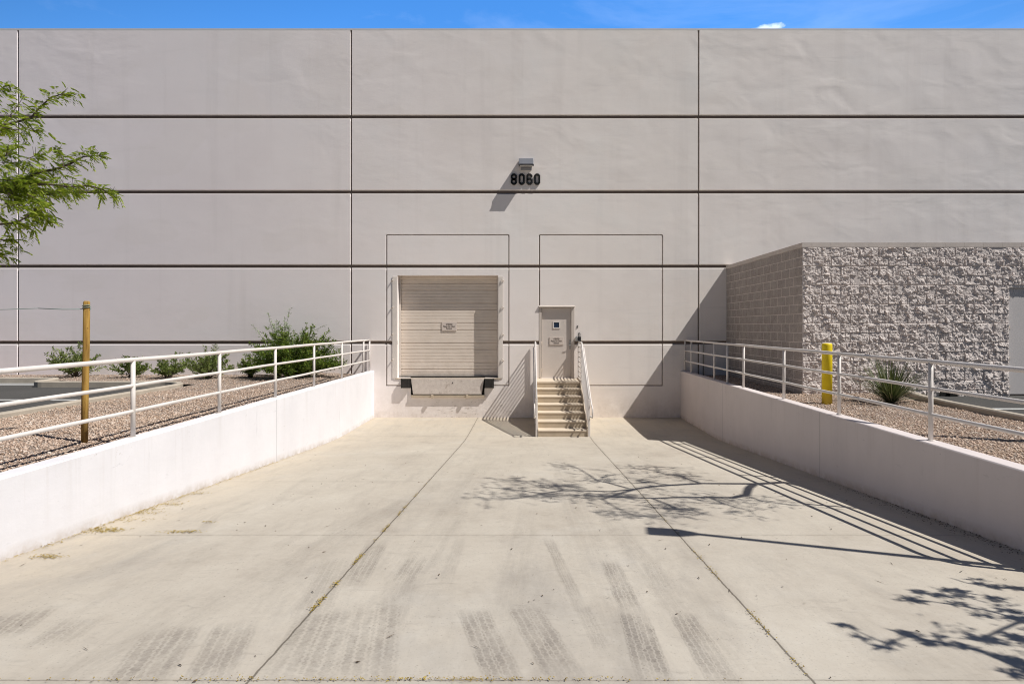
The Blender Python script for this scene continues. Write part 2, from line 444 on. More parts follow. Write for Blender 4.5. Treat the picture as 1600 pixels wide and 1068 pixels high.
t = NT('stake_wood')
wv = t.noise(6, 6, .65, t.mapping((6, 6, .5)))
wc = t.ramp(wv, [(.3, c3(.20,.105,.022)), (.55, c3(.40,.235,.055)), (.75, c3(.48,.31,.09))])
wc = t.mix(t.maprange(t.noise(3, 4, .7, t.mapping((9, 9, .25))), .6, .68, 0, .6), wc, c3(.09,.05,.015))
wc = t.mix(t.maprange(t.voro(7, 'F1'), .04, .09, .7, 0), wc, c3(.10,.05,.012))
wc = t.mix(t.maprange(t.sep()[2], 1.75, 1.33, 0, .45), wc, c3(.22,.15,.07))
t.color(wc); t.norm(t.bump(wv, .6, .010)); M['stake'] = t.m
t = NT('bark')
wv = t.noise(9, 6, .7, t.mapping((3, 3, .8)))
t.color(t.ramp(wv, [(.3, c3(.055,.04,.03)), (.7, c3(.15,.115,.085))])); t.norm(t.bump(wv, .7, .02)); M['bark'] = t.m

M['mesquite'] = island_mat('mesquite_leaf', [(0, c3(.12,.18,.014)), (.4, c3(.28,.37,.028)), (.75, c3(.40,.48,.04)), (1, c3(.54,.56,.08))], .5, .4, tint_noise=(2.6, c3(.05,.10,.012), .35))
M['shrub'] = island_mat('shrub_leaf', [(0, c3(.07,.11,.028)), (.45, c3(.17,.225,.055)), (.8, c3(.27,.32,.09)), (1, c3(.42,.43,.18))], .55, .25, tint_noise=(4, c3(.05,.08,.02), .35))
M['juniper'] = island_mat('dense_shrub_leaf', [(0, c3(.045,.085,.01)), (.45, c3(.13,.205,.024)), (.8, c3(.22,.30,.04)), (1, c3(.36,.39,.08))], .55, .22, tint_noise=(4.5, c3(.02,.05,.008), .6))
M['pale_shrub'] = island_mat('pale_shrub_leaf', [(0, c3(.20,.26,.15)), (.5, c3(.32,.38,.23)), (1, c3(.45,.50,.33))], .6, .25)
M['yucca'] = island_mat('yucca_leaf', [(0, c3(.04,.055,.025)), (.5, c3(.10,.125,.06)), (1, c3(.26,.26,.15))], .45, .08)
M['litter'] = island_mat('leaf_litter', [(0, c3(.16,.10,.015)), (.5, c3(.33,.23,.035)), (1, c3(.44,.33,.07))], .9)
M['twig'] = island_mat('twig_bits', [(0, c3(.035,.025,.018)), (1, c3(.13,.09,.055))], .9)

# ------------------------------------------------------------------ ground
def grid_sheet(mb, x0, x1, y0, y1, step, zf):
    nx = max(1, int(round((x1-x0)/step))); ny = max(1, int(round((y1-y0)/step)))
    vs = []
    for j in range(ny+1):
        for i in range(nx+1):
            x = x0 + (x1-x0)*i/nx; y = y0 + (y1-y0)*j/ny
            vs.append((x, y, zf(x, y)))
    fs = [(j*(nx+1)+i, j*(nx+1)+i+1, (j+1)*(nx+1)+i+1, (j+1)*(nx+1)+i) for j in range(ny) for i in range(nx)]
    mb.add(vs, fs, True)

g = MB()
g.quad((-600,-600,AZ-.004),(600,-600,AZ-.004),(600,-30,AZ-.004),(-600,-30,AZ-.004))
g2 = MB().quad((-600,-30,AZ-.004),(600,-30,AZ-.004),(600,-8,AZ-.004),(-600,-8,AZ-.004))
struct(link('bounce_yard', g2, M['gutter']))  # unseen pale ground, added behind the camera to bounce light onto the facade
g.quad((-600,-8,AZ-.004),(-4.87,-8,AZ-.004),(-4.87,D+.2,AZ-.004),(-600,D+.2,AZ-.004))
g.quad((4.83,-8,AZ-.004),(600,-8,AZ-.004),(600,D+.2,AZ-.004),(4.83,D+.2,AZ-.004))
g.quad((-600,D+.2,AZ-.004),(600,D+.2,AZ-.004),(600,900,AZ-.004),(-600,900,AZ-.004))
struct(link('asphalt_ground', g, M['asphalt']))

marks_px = [((736,947),(796,1080),.112,.50), ((813,940),(898,1080),.118,.46), ((855,838),(912,960),.055,.30), ((906,940),(952,1030),.06,.22),
            ((950,872),(992,965),.085,.50), ((986,950),(1030,1080),.105,.52), ((1062,953),(1142,1080),.095,.46), ((1012,872),(1048,940),.085,.22),
            ((655,866),(624,915),.10,.42), ((590,846),(548,918),.11,.42), ((276,976),(200,1080),.17,.42), ((370,970),(318,1080),.14,.36),
            ((515,950),(455,1080),.2,.40), ((592,935),(566,1080),.17,.38), ((50,950),(-20,1003),.17,.40), ((135,962),(70,1010),.14,.28), ((532,868),(470,990),.13,.20),
            ((345,800),(312,828),.05,.25), ((640,900),(575,1080),.09,.16), ((720,840),(690,930),.06,.12)]
wheel = [((-1.05,3.0),(-.72,12.5),.17,.10), ((.62,3.0),(.55,12.5),.16,.11), ((-2.6,2.6),(-1.15,9.5),.15,.10), ((1.15,3.0),(.78,9.0),.12,.13), ((-.2,3.0),(.05,8.0),.12,.09)]
marks = [((floor_at(*a).x, floor_at(*a).y), (floor_at(*b).x, floor_at(*b).y), hw, dk) for a, b, hw, dk in marks_px] + wheel
M['floor'] = floor_mat(marks)
g = MB()
ys = [-8 + i*.5 for i in range(40)] + [12 + i*.2 for i in range(28)] + [D+.02]
vs = []; 
for y in ys: vs += [(-4.69, y, floor_z(y)), (4.65, y, floor_z(y))]
g.add(vs, [(2*i, 2*i+1, 2*i+3, 2*i+2) for i in range(len(ys)-1)], True)
struct(link('dock_ramp', g, M['floor']))

def bed_z(x, y):
    return GZ - .03 + .018*noise.noise(Vector((x*1.3, y*1.3, 0))) + .05*math.exp(-((x+6.2)/.9)**2)*(1 if x < 0 else 0)
def right_bed_z(x, y):
    return GZ - .045 + .018*noise.noise(Vector((x*1.3, y*1.3, 4)))
g = MB()
grid_sheet(g, -8.36, -4.86, 0, D+.02, .12, bed_z)
grid_sheet(g, -12.5, -8.36, 14.6, D+.02, .2, bed_z)
grid_sheet(g, -40, -12.5, 15.62, D+.02, .3, bed_z)
struct(link('gravel_ground', g, M['gravel_bed']))
g = MB()
grid_sheet(g, 4.82, 7.72, 0, 12.68, .12, right_bed_z)
grid_sheet(g, 4.82, 6.06, 12.68, D+.02, .12, right_bed_z)
grid_sheet(g, 7.72, 8.1, 11.6, 12.68, .12, right_bed_z)
struct(link('gravel_ground', g, M['gravel_bed']))

def stones(name, regions, zf):
    P = []
    for (x0,x1,y0,y1,dens) in regions:
        n = int((x1-x0)*(y1-y0)*dens)
        P.append(np.column_stack([np.random.uniform(x0,x1,n), np.random.uniform(y0,y1,n)]))
    P = np.concatenate(P); n = len(P)
    z = np.array([zf(x, y) for x, y in P])
    base = np.array([(1,0,0),(0,1,0),(-1,0,0),(0,-1,0),(0,0,1),(0,0,-.6)], float)
    tri = np.array([(0,1,4),(1,2,4),(2,3,4),(3,0,4),(1,0,5),(2,1,5),(3,2,5),(0,3,5)])
    r = np.random.gamma(5, .0020, n).clip(.004, .032)
    V = base[None] * (1 + np.random.uniform(-.35,.35,(n,6,1)))
    V = V + np.random.uniform(-.25,.25,(n,6,3))
    V[:,:,0] *= np.random.uniform(.8,1.4,(n,1)); V[:,:,2] *= np.random.uniform(.5,.9,(n,1))
    an = np.random.uniform(0, 2*np.pi, n); c, s = np.cos(an)[:,None], np.sin(an)[:,None]
    x = V[:,:,0]*c - V[:,:,1]*s; y = V[:,:,0]*s + V[:,:,1]*c
    V = np.stack([x, y, V[:,:,2]], -1) * r[:,None,None]
    V[:,:,0] += P[:,0,None]; V[:,:,1] += P[:,1,None]; V[:,:,2] += (z + r*.25)[:,None]
    T = (tri[None] + (np.arange(n)*6)[:,None,None]).reshape(-1,3)
    me = bpy.data.meshes.new(name)
    me.vertices.add(n*6); me.vertices.foreach_set('co', V.reshape(-1))
    m = len(T); me.loops.add(m*3); me.loops.foreach_set('vertex_index', T.reshape(-1).astype(np.int32))
    me.polygons.add(m); me.polygons.foreach_set('loop_start', np.arange(0, m*3, 3, dtype=np.int32))
    me.update(calc_edges=True); me.validate()
    me.materials.append(M['gravel'])
    o = bpy.data.objects.new(name, me); COL.objects.link(o); o['kind'] = 'stuff'
    o['label'] = 'pinkish tan crushed gravel covering the planting bed'; o['category'] = 'gravel'
    return o
o = stones('gravel', [(-8.34,-4.90,4.2,9.5,2300), (-8.34,-4.90,9.5,13,1200), (-8.34,-4.9,13,17.45,450), (-12.4,-8.34,14.7,17.45,350), (-22,-12.4,15.75,17.45,350)], bed_z)
o['label'] = 'pinkish tan crushed gravel along the left white retaining wall'
o = stones('gravel', [(4.86,7.66,4.2,9,2300), (4.86,7.66,9,12.6,1300), (4.86,6.0,12.6,17.4,350)], right_bed_z)
o['label'] = 'pinkish tan crushed gravel beside the block enclosure on the right'

def kerb(path, w=.15, top=1.385, bot=1.2):
    mb = MB(); pts = [Vector((p[0], p[1], 0)) for p in path]; vs = []
    prof = [(-w/2, bot), (-w/2, top-.02), (-w/2+.02, top), (w/2-.02, top), (w/2, top-.02), (w/2, bot)]
    for i, p in enumerate(pts):
        t_ = (pts[min(i+1, len(pts)-1)] - pts[max(i-1, 0)]).normalized(); nn = Vector((t_.y, -t_.x, 0))
        for a, z in prof: vs.append((p.x + nn.x*a, p.y + nn.y*a, z))
    n = len(prof); fs = []
    for i in range(len(pts)-1):
        for j in range(n-1): fs.append((i*n+j, i*n+j+1, (i+1)*n+j+1, (i+1)*n+j))
    fs += [tuple(range(n)), tuple(reversed(range((len(pts)-1)*n, len(pts)*n)))]
    mb.add(vs, fs); return mb
def arc(cx, cy, r, a0, a1, n=8):
    return [(cx + r*math.cos(math.radians(a0+(a1-a0)*i/n)), cy + r*math.sin(math.radians(a0+(a1-a0)*i/n))) for i in range(n+1)]
struct(link('kerb', kerb([(-8.43, 0), (-8.43, 6), (-8.43, 13.6)] + arc(-9.23, 13.72, .8, 0, 90) + [(-11.8, 14.52)] + arc(-12.2, 14.87, .35, 270, 180, 6)
                        + [(-12.56, 15.2)] + arc(-12.95, 15.2, .38, 0, 90, 5) + [(-40, 15.58)]), M['kerb']))
struct(link('kerb', kerb([(7.72,0), (7.72,5), (7.73,9), (7.78,10.6), (7.90,11.5), (8.08,12.1), (8.22,12.55)]), M['kerb']))
g = MB().quad((-40,14.9,AZ),(-12.75,14.9,AZ),(-12.75,15.52,AZ),(-40,15.52,AZ)); struct(link('gutter', g, M['gutter']))
g = MB().quad((-13.5,11.93,AZ),(-9.2,11.93,AZ),(-9.2,12.04,AZ),(-13.5,12.04,AZ)); struct(link('parking_line', g, M['line']))
g = MB().quad((8.45,10.62,AZ),(13,10.62,AZ),(13,10.73,AZ),(8.45,10.73,AZ)); struct(link('parking_line', g, M['line']))

# ------------------------------------------------------------------ warehouse
house = thing('warehouse', 'tall beige tilt-up concrete warehouse with horizontal grooves and parapet', 'building', (0, D, 0))
DEP = .032
TH, TV, TN = (.068, .020), (.032, .016), (.025, .014)        # half gap, chamfer: groove, joint, hairline
Z0 = (0.0, 0.0)
OPEN = [(621,430,778,590), (642,590,757,617), (843,477,897,590)]
fac = MB(); back = MB()
def rect(x0,y0,x1,y1,l,r,t_,b):
    # px rect (y down); l,r,t,b = (half gap, chamfer)
    X0, X1, ZT, ZB = wx(x0), wx(x1), wz(y0), wz(y1)
    fx0, fx1, fzt, fzb = X0+l[0], X1-r[0], ZT-t_[0], ZB+b[0]
    bx0, bx1, bzt, bzb = fx0-l[1], fx1+r[1], fzt+t_[1], fzb-b[1]
    P = [(fx0,D,fzb),(fx1,D,fzb),(fx1,D,fzt),(fx0,D,fzt)]
    Q = [(bx0,D+DEP,bzb),(bx1,D+DEP,bzb),(bx1,D+DEP,bzt),(bx0,D+DEP,bzt)]
    fac.add(P, [(0,1,2,3)])
    if l[0]: fac.add([P[0],P[3],Q[3],Q[0]], [(0,1,2,3)])
    if r[0]: fac.add([P[2],P[1],Q[1],Q[2]], [(0,1,2,3)])
    if t_[0]: fac.add([P[3],P[2],Q[2],Q[3]], [(0,1,2,3)])
    if b[0]: fac.add([P[1],P[0],Q[0],Q[1]], [(0,1,2,3)])
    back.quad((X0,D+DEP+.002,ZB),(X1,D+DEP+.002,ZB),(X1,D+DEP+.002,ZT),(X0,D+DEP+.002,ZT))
def cell(x0,y0,x1,y1,l,r,t_,b):
    ops = [o for o in OPEN if o[0] < x1 and o[2] > x0 and o[1] < y1 and o[3] > y0]
    if not ops: rect(x0,y0,x1,y1,l,r,t_,b); return
    xs = sorted({x0,x1} | {min(max(v,x0),x1) for o in ops for v in (o[0],o[2])})
    ys_ = sorted({y0,y1} | {min(max(v,y0),y1) for o in ops for v in (o[1],o[3])})
    for i in range(len(xs)-1):
        for j in range(len(ys_)-1):
            cx, cy = (xs[i]+xs[i+1])/2, (ys_[j]+ys_[j+1])/2
            if any(o[0] < cx < o[2] and o[1] < cy < o[3] for o in ops): continue
            rect(xs[i],ys_[j],xs[i+1],ys_[j+1], l if i == 0 else Z0, r if i == len(xs)-2 else Z0,
                 t_ if j == 0 else Z0, b if j == len(ys_)-2 else Z0)
rows = [47, 182.5, 300, 416, 535, 740]
cols = [-1560, -1036, -515, 28, 548.5, 1091.5, 1635, 2178]
for ci in range(len(cols)-1):
    for ri in range(5):
        t_ = TH if ri else Z0; b = TH if ri < 4 else Z0
        l = TV; r = TV
        if ci == 4 and ri >= 2:
            xs = [548.5,604,795,843,1035,1091.5]
            if ri == 2:
                for k in range(5):
                    cell(xs[k],300,xs[k+1],367, TV if k == 0 else Z0, TV if k == 4 else Z0, TH, TN if k in (1,3) else Z0)
                    cell(xs[k],367,xs[k+1],416, TV if k == 0 else TN, TV if k == 4 else TN, TN if k in (1,3) else Z0, TH)
            elif ri == 3:
                for k in range(5): cell(xs[k],416,xs[k+1],535, TV if k == 0 else TN, TV if k == 4 else TN, TH, TH)
            else:
                for k in range(5):
                    cell(xs[k],535,xs[k+1],602, TV if k == 0 else TN, TV if k == 4 else TN, TH, TN if k in (1,3) else Z0)
                    cell(xs[k],602,xs[k+1],740, TV if k == 0 else Z0, TV if k == 4 else Z0, TN if k in (1,3) else Z0, Z0)
        else:
            cell(cols[ci],rows[ri],cols[ci+1],rows[ri+1], l, r, t_, b)
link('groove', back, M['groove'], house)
# reveals of the openings
for (x0,y0,x1,y1) in OPEN:
    X0,X1,ZT,ZB = wx(x0),wx(x1),wz(y0),wz(y1); y2 = D+.45
    fac.quad((X0,D,ZB),(X0,D,ZT),(X0,y2,ZT),(X0,y2,ZB)); fac.quad((X1,D,ZT),(X1,D,ZB),(X1,y2,ZB),(X1,y2,ZT))
    fac.quad((X0,D,ZT),(X1,D,ZT),(X1,y2,ZT),(X0,y2,ZT))
    if y1 != 590 or x0 == 843: fac.quad((X1,D,ZB),(X0,D,ZB),(X0,y2,ZB),(X1,y2,ZB))
    else:
        for a, b in ((x0,642),(757,x1)): fac.quad((wx(b),D,ZB),(wx(a),D,ZB),(wx(a),y2,ZB),(wx(b),y2,ZB))
link('wall', fac, M['facade'], house)
XL, XR, ZR = wx(-1560), wx(2178), wz(47)
mb = MB(); mb.quad((XL,D+.5,ZR-.6),(XR,D+.5,ZR-.6),(XR,D+45,ZR-.6),(XL,D+45,ZR-.6))
link('roof', mb, M['coping'], house)
mb = MB().box(XL,XL+.25,D+.04,D+45,-1,ZR).box(XR-.25,XR,D+.04,D+45,-1,ZR).box(XL+.25,XR-.25,D+44.7,D+45,-1,ZR)
mb.box(XL+.25,XR-.25,D+.25,D+.44,wz(425),ZR-.02)
link('side_wall', mb, M['facade'], house)
mb = MB().box(XL-.02,XR+.02,D-.003,D+.3,ZR,ZR+.045); link('coping', mb, M['coping'], house)
mb = MB().quad((wx(600),D+.45,-.2),(wx(910),D+.45,-.2),(wx(910),D+.45,4.6),(wx(600),D+.45,4.6))
link('lining', mb, M['dark'], house)

# dock door: sectional, ribbed
yd = D+.295
seams = [430, 441.4, 452, 472.7, 483, 503.7, 514.9, 535.8, 545.9, 566.6, 577.2, 590.1]
prof = []
for a, b in zip(seams[:-1], seams[1:]):
    zt, zb = wz(a), wz(b); hgt = zt - zb
    prof += [(yd+.022, zt), (yd+.022, zt-.010), (yd, zt-.022)]
    n = max(1, int(round(hgt/.10)))
    for k in range(1, n):
        zc = zt-.022 - (hgt-.03)*k/n
        prof += [(yd, zc+.009), (yd+.008, zc+.004), (yd+.008, zc-.004), (yd, zc-.009)]
    prof += [(yd, zb+.008)]
prof.append((yd+.022, wz(590.1)))
mb = MB(); vs = []
for (y, z) in prof: vs += [(wx(621)+.004, y, z), (wx(778)-.004, y, z)]
mb.add(vs, [(2*i, 2*i+2, 2*i+3, 2*i+1) for i in range(len(prof)-1)])
dd = link('dock_door', mb, M['dock_door_paint'], house)
mb = MB().box(wx(621)+.01, wx(778)-.01, yd-.012, yd+.02, wz(590.15), wz(588.9)); link('bottom_seal', mb, M['ledge'], dd)
for x0, x1 in ((621.2, 623.6), (775.6, 777.8)):
    mb = MB().box(wx(x0)+.003, wx(x1), yd-.05, yd-.004, wz(589.4), wz(430)-.004); link('door_track', mb, M['frame_paint'], dd)
for x0, x1 in ((613.2, 620.6), (778.6, 785.8)):
    mb = MB().box(wx(x0), wx(x1), D-.022, D-.002, wz(590.5), wz(432))
    jg = link('jamb_guard', mb, M['guard_paint'], house, bevel=.004)
    xe = wx(x0 if x0 < 700 else x1)
    for py in (438, 480, 522, 562):
        sg = 1 if x0 < 700 else -1
        link('anchor', MB().tube([(xe+.035*sg, D-.038, wz(py)+.03), (xe, D-.065, wz(py)), (xe-.03*sg, D-.012, wz(py)-.03)], .012, 6), M['frame_paint'], jg)
mb = MB().box(wx(617), wx(782), D-.02, D+.31, wz(592.2), wz(590.2)); link('door_sill', mb, M['ledge'], house, bevel=.004)

# entry door
yl = D+.055
door = link('entry_door', MB().box(wx(846.6), wx(892.2), yl, yl+.045, wz(589.6), wz(481.4)), M['door_paint'], house, bevel=.003)
mb = MB()
mb.box(wx(842.4), wx(846.2), D-.006, D+.11, wz(590), wz(481)); mb.box(wx(892.6), wx(897.6), D-.006, D+.11, wz(590), wz(481))
mb.box(wx(842.4), wx(897.6), D-.006, D+.11, wz(480.9), wz(477.2))
link('door_frame', mb, M['frame_paint'], door, bevel=.004)
mb = MB(); xa, xb = wx(842.0), wx(898.0)
mb.add([(xa,D-.05,wz(479.6)),(xb,D-.05,wz(479.6)),(xb,D-.004,wz(479.6)),(xa,D-.004,wz(479.6)),(xa,D-.05,wz(478.4)),(xb,D-.05,wz(478.4)),(xb,D-.004,wz(477.0)),(xa,D-.004,wz(477.0))],
       [(0,3,2,1),(4,5,6,7),(0,1,5,4),(1,2,6,5),(2,3,7,6),(3,0,4,7)])
link('drip_cap', mb, M['frame_paint'], door)
mb = MB(); a0,a1,b0,b1 = wx(863.8),wx(875.4),wz(513),wz(501.8); i0,i1,j0,j1 = wx(865.6),wx(873.7),wz(511.3),wz(503.5)
for (p,q,r,s) in ((a0,i0,b0,b1),(i1,a1,b0,b1),(i0,i1,b0,j0),(i0,i1,j1,b1)): mb.box(p,q,yl-.014,yl-.001,r,s)
wf = link('window_frame', mb, M['white_metal'], door)
link('window_pane', MB().box(i0,i1,yl-.004,yl-.001,j0,j1), M['glass'], door)
mb = MB().box(wx(889.6), wx(893.6)-.02, yl-.012, yl-.001, wz(545.2), wz(531))
link('lock_plate', mb, M['galv'], door, bevel=.003)
mb = MB().tube([(wx(891),yl-.012,wz(539)),(wx(891),yl-.06,wz(539)),(wx(889.5),yl-.065,wz(539)),(wx(886.5),yl-.062,wz(539.3))], .009, 8)
link('handle', mb, M['steel'], door)
link('lock_cylinder', MB().tube([(wx(891),yl-.013,wz(534)),(wx(891),yl-.022,wz(534))], .016, 12), M['steel'], door)
for py in (489, 536, 578):
    mb = MB().tube([(wx(846.4),yl-.012,wz(py)-.055),(wx(846.4),yl-.012,wz(py)+.055)], .011, 8); link('hinge', mb, M['ledge'], door)

# top-level fittings on the warehouse
def text_mesh(body, size, center, yface, width=None, extr=.002):
    cu = bpy.data.curves.new('lettering', 'FONT'); cu.body = body; cu.size = size; cu.align_x = 'CENTER'; cu.align_y = 'CENTER'; cu.extrude = extr; cu.offset = 0
    ob = bpy.data.objects.new('tmp', cu); COL.objects.link(ob)
    bpy.context.view_layer.update()
    me = bpy.data.meshes.new_from_object(ob.evaluated_get(bpy.context.evaluated_depsgraph_get()))
    xs = [v.co.x for v in me.vertices]; k = width/(max(xs)-min(xs)) if width else 1
    mx = (max(xs)+min(xs))/2; zs = [v.co.y for v in me.vertices]; mz = (max(zs)+min(zs))/2
    mb = MB(); mb.add([(center[0]+(v.co.x-mx)*k, yface - v.co.z, center[1]+(v.co.y-mz)) for v in me.vertices], [tuple(p.vertices) for p in me.polygons])
    bpy.data.objects.remove(ob); bpy.data.curves.remove(cu); bpy.data.meshes.remove(me)
    return mb
def door_sign(cx, cy, w, h, y, label):
    X, Z = wx(cx), wz(cy)
    s = thing('sign', label, 'sign', (X, y, Z-h/2), 'notice plates on the two doors')
    link('plate', MB().box(X-w/2, X+w/2, y-.018, y-.002, Z-h/2, Z+h/2), M['sign'], s, bevel=.004)
    L = MB()
    for body, dz, ww in (('ATTENTION', .062, w*.42), ('Please Use Other', .0, w*.78), ('Entrance', -.062, w*.38)):
        m = text_mesh(body, .072, (X, Z+dz), y-.0195, ww); L.add(m.v, m.f)
    link('lettering', L, M['ink'], s)
door_sign(700, 509.6, .46, .265, yd-.004, 'small tan notice plate fixed on the ribbed dock door')
door_sign(869.6, 532.3, .43, .245, yl-.001, 'small tan notice plate on the entry door under its window')

nb = thing('building_number', 'black block numerals 8060 on the wall under the lamp', 'number', (wx(821), D, wz(289)))
def digit(ch, px):
    x0, x1, z0, z1 = wx(px), wx(px+9.6), wz(289.2), wz(271.8); w = .056; ch_ = .04
    y0, y1 = D-.055, D-.006; mb = MB()
    def bar(pts, close=False):
        pts = [Vector((p[0], 0, p[1])) for p in pts]; n = len(pts); L = []; R = []
        for i, p in enumerate(pts):
            a = pts[(i-1) % n] if close or i > 0 else None; b = pts[(i+1) % n] if close or i < n-1 else None
            t1 = (p-a).normalized() if a is not None else None; t2 = (b-p).normalized() if b is not None else None
            tt = ((t1 or t2) + (t2 or t1)).normalized(); nn = Vector((-tt.z, 0, tt.x)); k = 1/max(.5, tt.dot(t1 or t2))
            L.append(p + nn*w/2*k); R.append(p - nn*w/2*k)
        vs = []
        for i in range(n):
            for q in (L[i], R[i]): vs += [(q.x, y0, q.z), (q.x, y1, q.z)]
        fs = []
        for i in range(n if close else n-1):
            a, b = i*4, ((i+1) % n)*4
            fs += [(a, a+2, b+2, b), (a+1, b+1, b+3, a+3), (a, b, b+1, a+1), (a+2, a+3, b+3, b+2)]
        if not close: fs += [(0,1,3,2), ((n-1)*4, (n-1)*4+2, (n-1)*4+3, (n-1)*4+1)]
        mb.add(vs, fs)
    h = w/2; X0, X1, Y0, Y1 = x0+h, x1-h, z0+h, z1-h; ym = (Y0+Y1)/2; c = ch_
    ring = lambda a, b: [(X0+c,a),(X1-c,a),(X1,a+c),(X1,b-c),(X1-c,b),(X0+c,b),(X0,b-c),(X0,a+c)]
    if ch == '0': bar(ring(Y0, Y1), True)
    if ch == '8': bar(ring(Y0, ym), True); bar(ring(ym+.002, Y1), True)
    if ch == '6': bar(ring(Y0, ym+.01), True); bar([(X0, ym-.03), (X0, Y1-c), (X0+c, Y1), (X1-c, Y1), (X1, Y1-c), (X1, Y1-c-.035)])
    link('digit', mb, M['number'], nb)
for ch, px in zip('8060', (798.2, 810.4, 822.4, 834.4)): digit(ch, px)

lz1, lz0 = wz(250.6), wz(261.5); lx0, lx1 = wx(811), wx(833.4)
lamp = thing('wall_lamp', 'grey box-shaped wall lamp above the building number', 'lamp', ((lx0+lx1)/2, D, lz0))
mb = MB(); yf, yb = D-.36, D-.012
mb.add([(lx0,yf,lz0),(lx1,yf,lz0),(lx1,yb,lz0+.05),(lx0,yb,lz0+.05),(lx0,yf+.02,lz1-.03),(lx1,yf+.02,lz1-.03),(lx1,yb,lz1+.02),(lx0,yb,lz1+.02)],
       [(0,3,2,1),(4,5,6,7),(0,1,5,4),(1,2,6,5),(2,3,7,6),(3,0,4,7)])
link('housing', mb, M['lamp'], lamp, bevel=.012)
def sloped(x0, x1, ya, yb_, z, h_, k_):
    return MB().add([(x0,ya,z),(x1,ya,z),(x1,yb_,z+k_),(x0,yb_,z+k_),(x0,ya,z+h_),(x1,ya,z+h_),(x1,yb_,z+k_+h_),(x0,yb_,z+k_+h_)], [(0,3,2,1),(4,5,6,7),(0,1,5,4),(1,2,6,5),(2,3,7,6),(3,0,4,7)])
link('gasket', sloped(lx0-.012,lx1+.012,yf-.008,yb-.02,lz0-.024,.02,.056), M['lamp_dark'], lamp)
link('lens', sloped(lx0+.03,lx1-.03,yf+.012,yb-.06,lz0-.05,.024,.05), M['lens'], lamp)
link('mounting_plate', MB().box(lx0+.05,lx1-.05,D-.011,D-.001,lz0-.09,lz1+.05), M['lamp'], lamp)

lb = thing('lock_box', 'black and silver key lock box on the wall right of the entry door', 'lock box', (wx(903), D, wz(533.5)))
link('box_body', MB().box(wx(902.6), wx(907.4), D-.09, D-.002, wz(533), wz(525.8)), M['black'], lb, bevel=.008)
link('cover', MB().box(wx(898.8), wx(902.4), D-.06, D-.002, wz(532.8), wz(526.4)), M['steel'], lb, bevel=.005)
sk = MB().tube([(wx(903.3),D-.045,wz(525.8)),(wx(903.3),D-.045,wz(521)),(wx(904.6),D-.045,wz(520)),(wx(906),D-.045,wz(521)),(wx(906),D-.045,wz(525.8))], .012, 8)
link('shackle', sk, M['black'], lb)
bell = thing('doorbell', 'tiny black doorbell button on the wall above the lock box', 'doorbell', (wx(902.2), D, wz(512)))
link('back_plate', MB().box(wx(901.2), wx(903.2), D-.012, D-.001, wz(512), wz(508.6)), M['black'], bell, bevel=.004)
link('button', MB().tube([(wx(902.2), D-.012, wz(510.2)), (wx(902.2), D-.024, wz(510.2))], .012, 12), M['galv'], bell)

# dock leveler and bumpers
lev = thing('dock_leveler', 'folding steel dock leveler lip under the ribbed dock door', 'dock leveler', (wx(700), D, wz(621)))
mb = MB(); zt, zb = wz(591.6), wz(615.0)
P = [(wx(642.6),D-.05,zt),(wx(756.6),D-.05,zt),(wx(753.0),D-.085,zb),(wx(646.2),D-.085,zb)]
mb.add([P[0],P[1],P[2],P[3]] + [(p[0],p[1]+.03,p[2]) for p in P], [(3,2,1,0),(4,5,6,7),(0,1,5,4),(1,2,6,5),(2,3,7,6),(3,0,4,7)])
lip = link('lip', mb, M['leveler'], lev, bevel=.004)
link('hole', MB().tube([(wx(707.7),D-.0665,wz(597.2)),(wx(707.7),D-.072,wz(597.2))], .018, 10), M['dark'], lip)
link('ledge', MB().box(wx(643), wx(757), D-.08, D-.002, wz(620.6), wz(616.6)), M['ledge'], lev, bevel=.004)
for px in (676, 730):
    mb = MB().box(wx(px-1.8), wx(px+1.8), D-.13, D-.082, wz(621.5), wz(615.6)); link('lip_keeper', mb, M['ledge'], lev, bevel=.004)
link('pit_back', MB().box(wx(641), wx(758), D+.05, D+.07, wz(619), wz(589)), M['dark'], lev)
for px, lab in ((627.4, 'black rubber dock bumper at the left end of the leveler'), (757.2, 'black rubber dock bumper between the leveler and the stairs')):
    b = thing('dock_bumper', lab, 'bumper', (wx(px+7.3), D, wz(605.6)), 'dock bumpers under the dock door')
    mb = MB(); nl = 6; x0, x1 = wx(px)+.02, wx(px+14.6)-.02
    for k in range(nl):
        a = x0 + (x1-x0)*k/nl; mb.box(a+.001, a+(x1-x0)/nl+.0005, D-.135-.004*(k % 2), D-.012, wz(605.2), wz(591.4))
    link('pad', mb, M['rubber'], b)
    for p_, q_ in ((x0-.018, x0-.001), (x1+.001, x1+.018)): link('bracket', MB().box(p_, q_, D-.11, D-.002, wz(605.6), wz(591)), M['dark'], b)

# conduit in the shaded corner
mb = MB().tube([(wx(1098.5), D-.03, 1.2), (wx(1098.5), D-.03, wz(533)), (wx(1099), D-.03, wz(532))], .018, 8)
tag(link('conduit', mb, M['galv'], None, (wx(1098.5), D, 1.3)), 'thin grey conduit rising up the shaded wall beside the block enclosure', 'conduit')

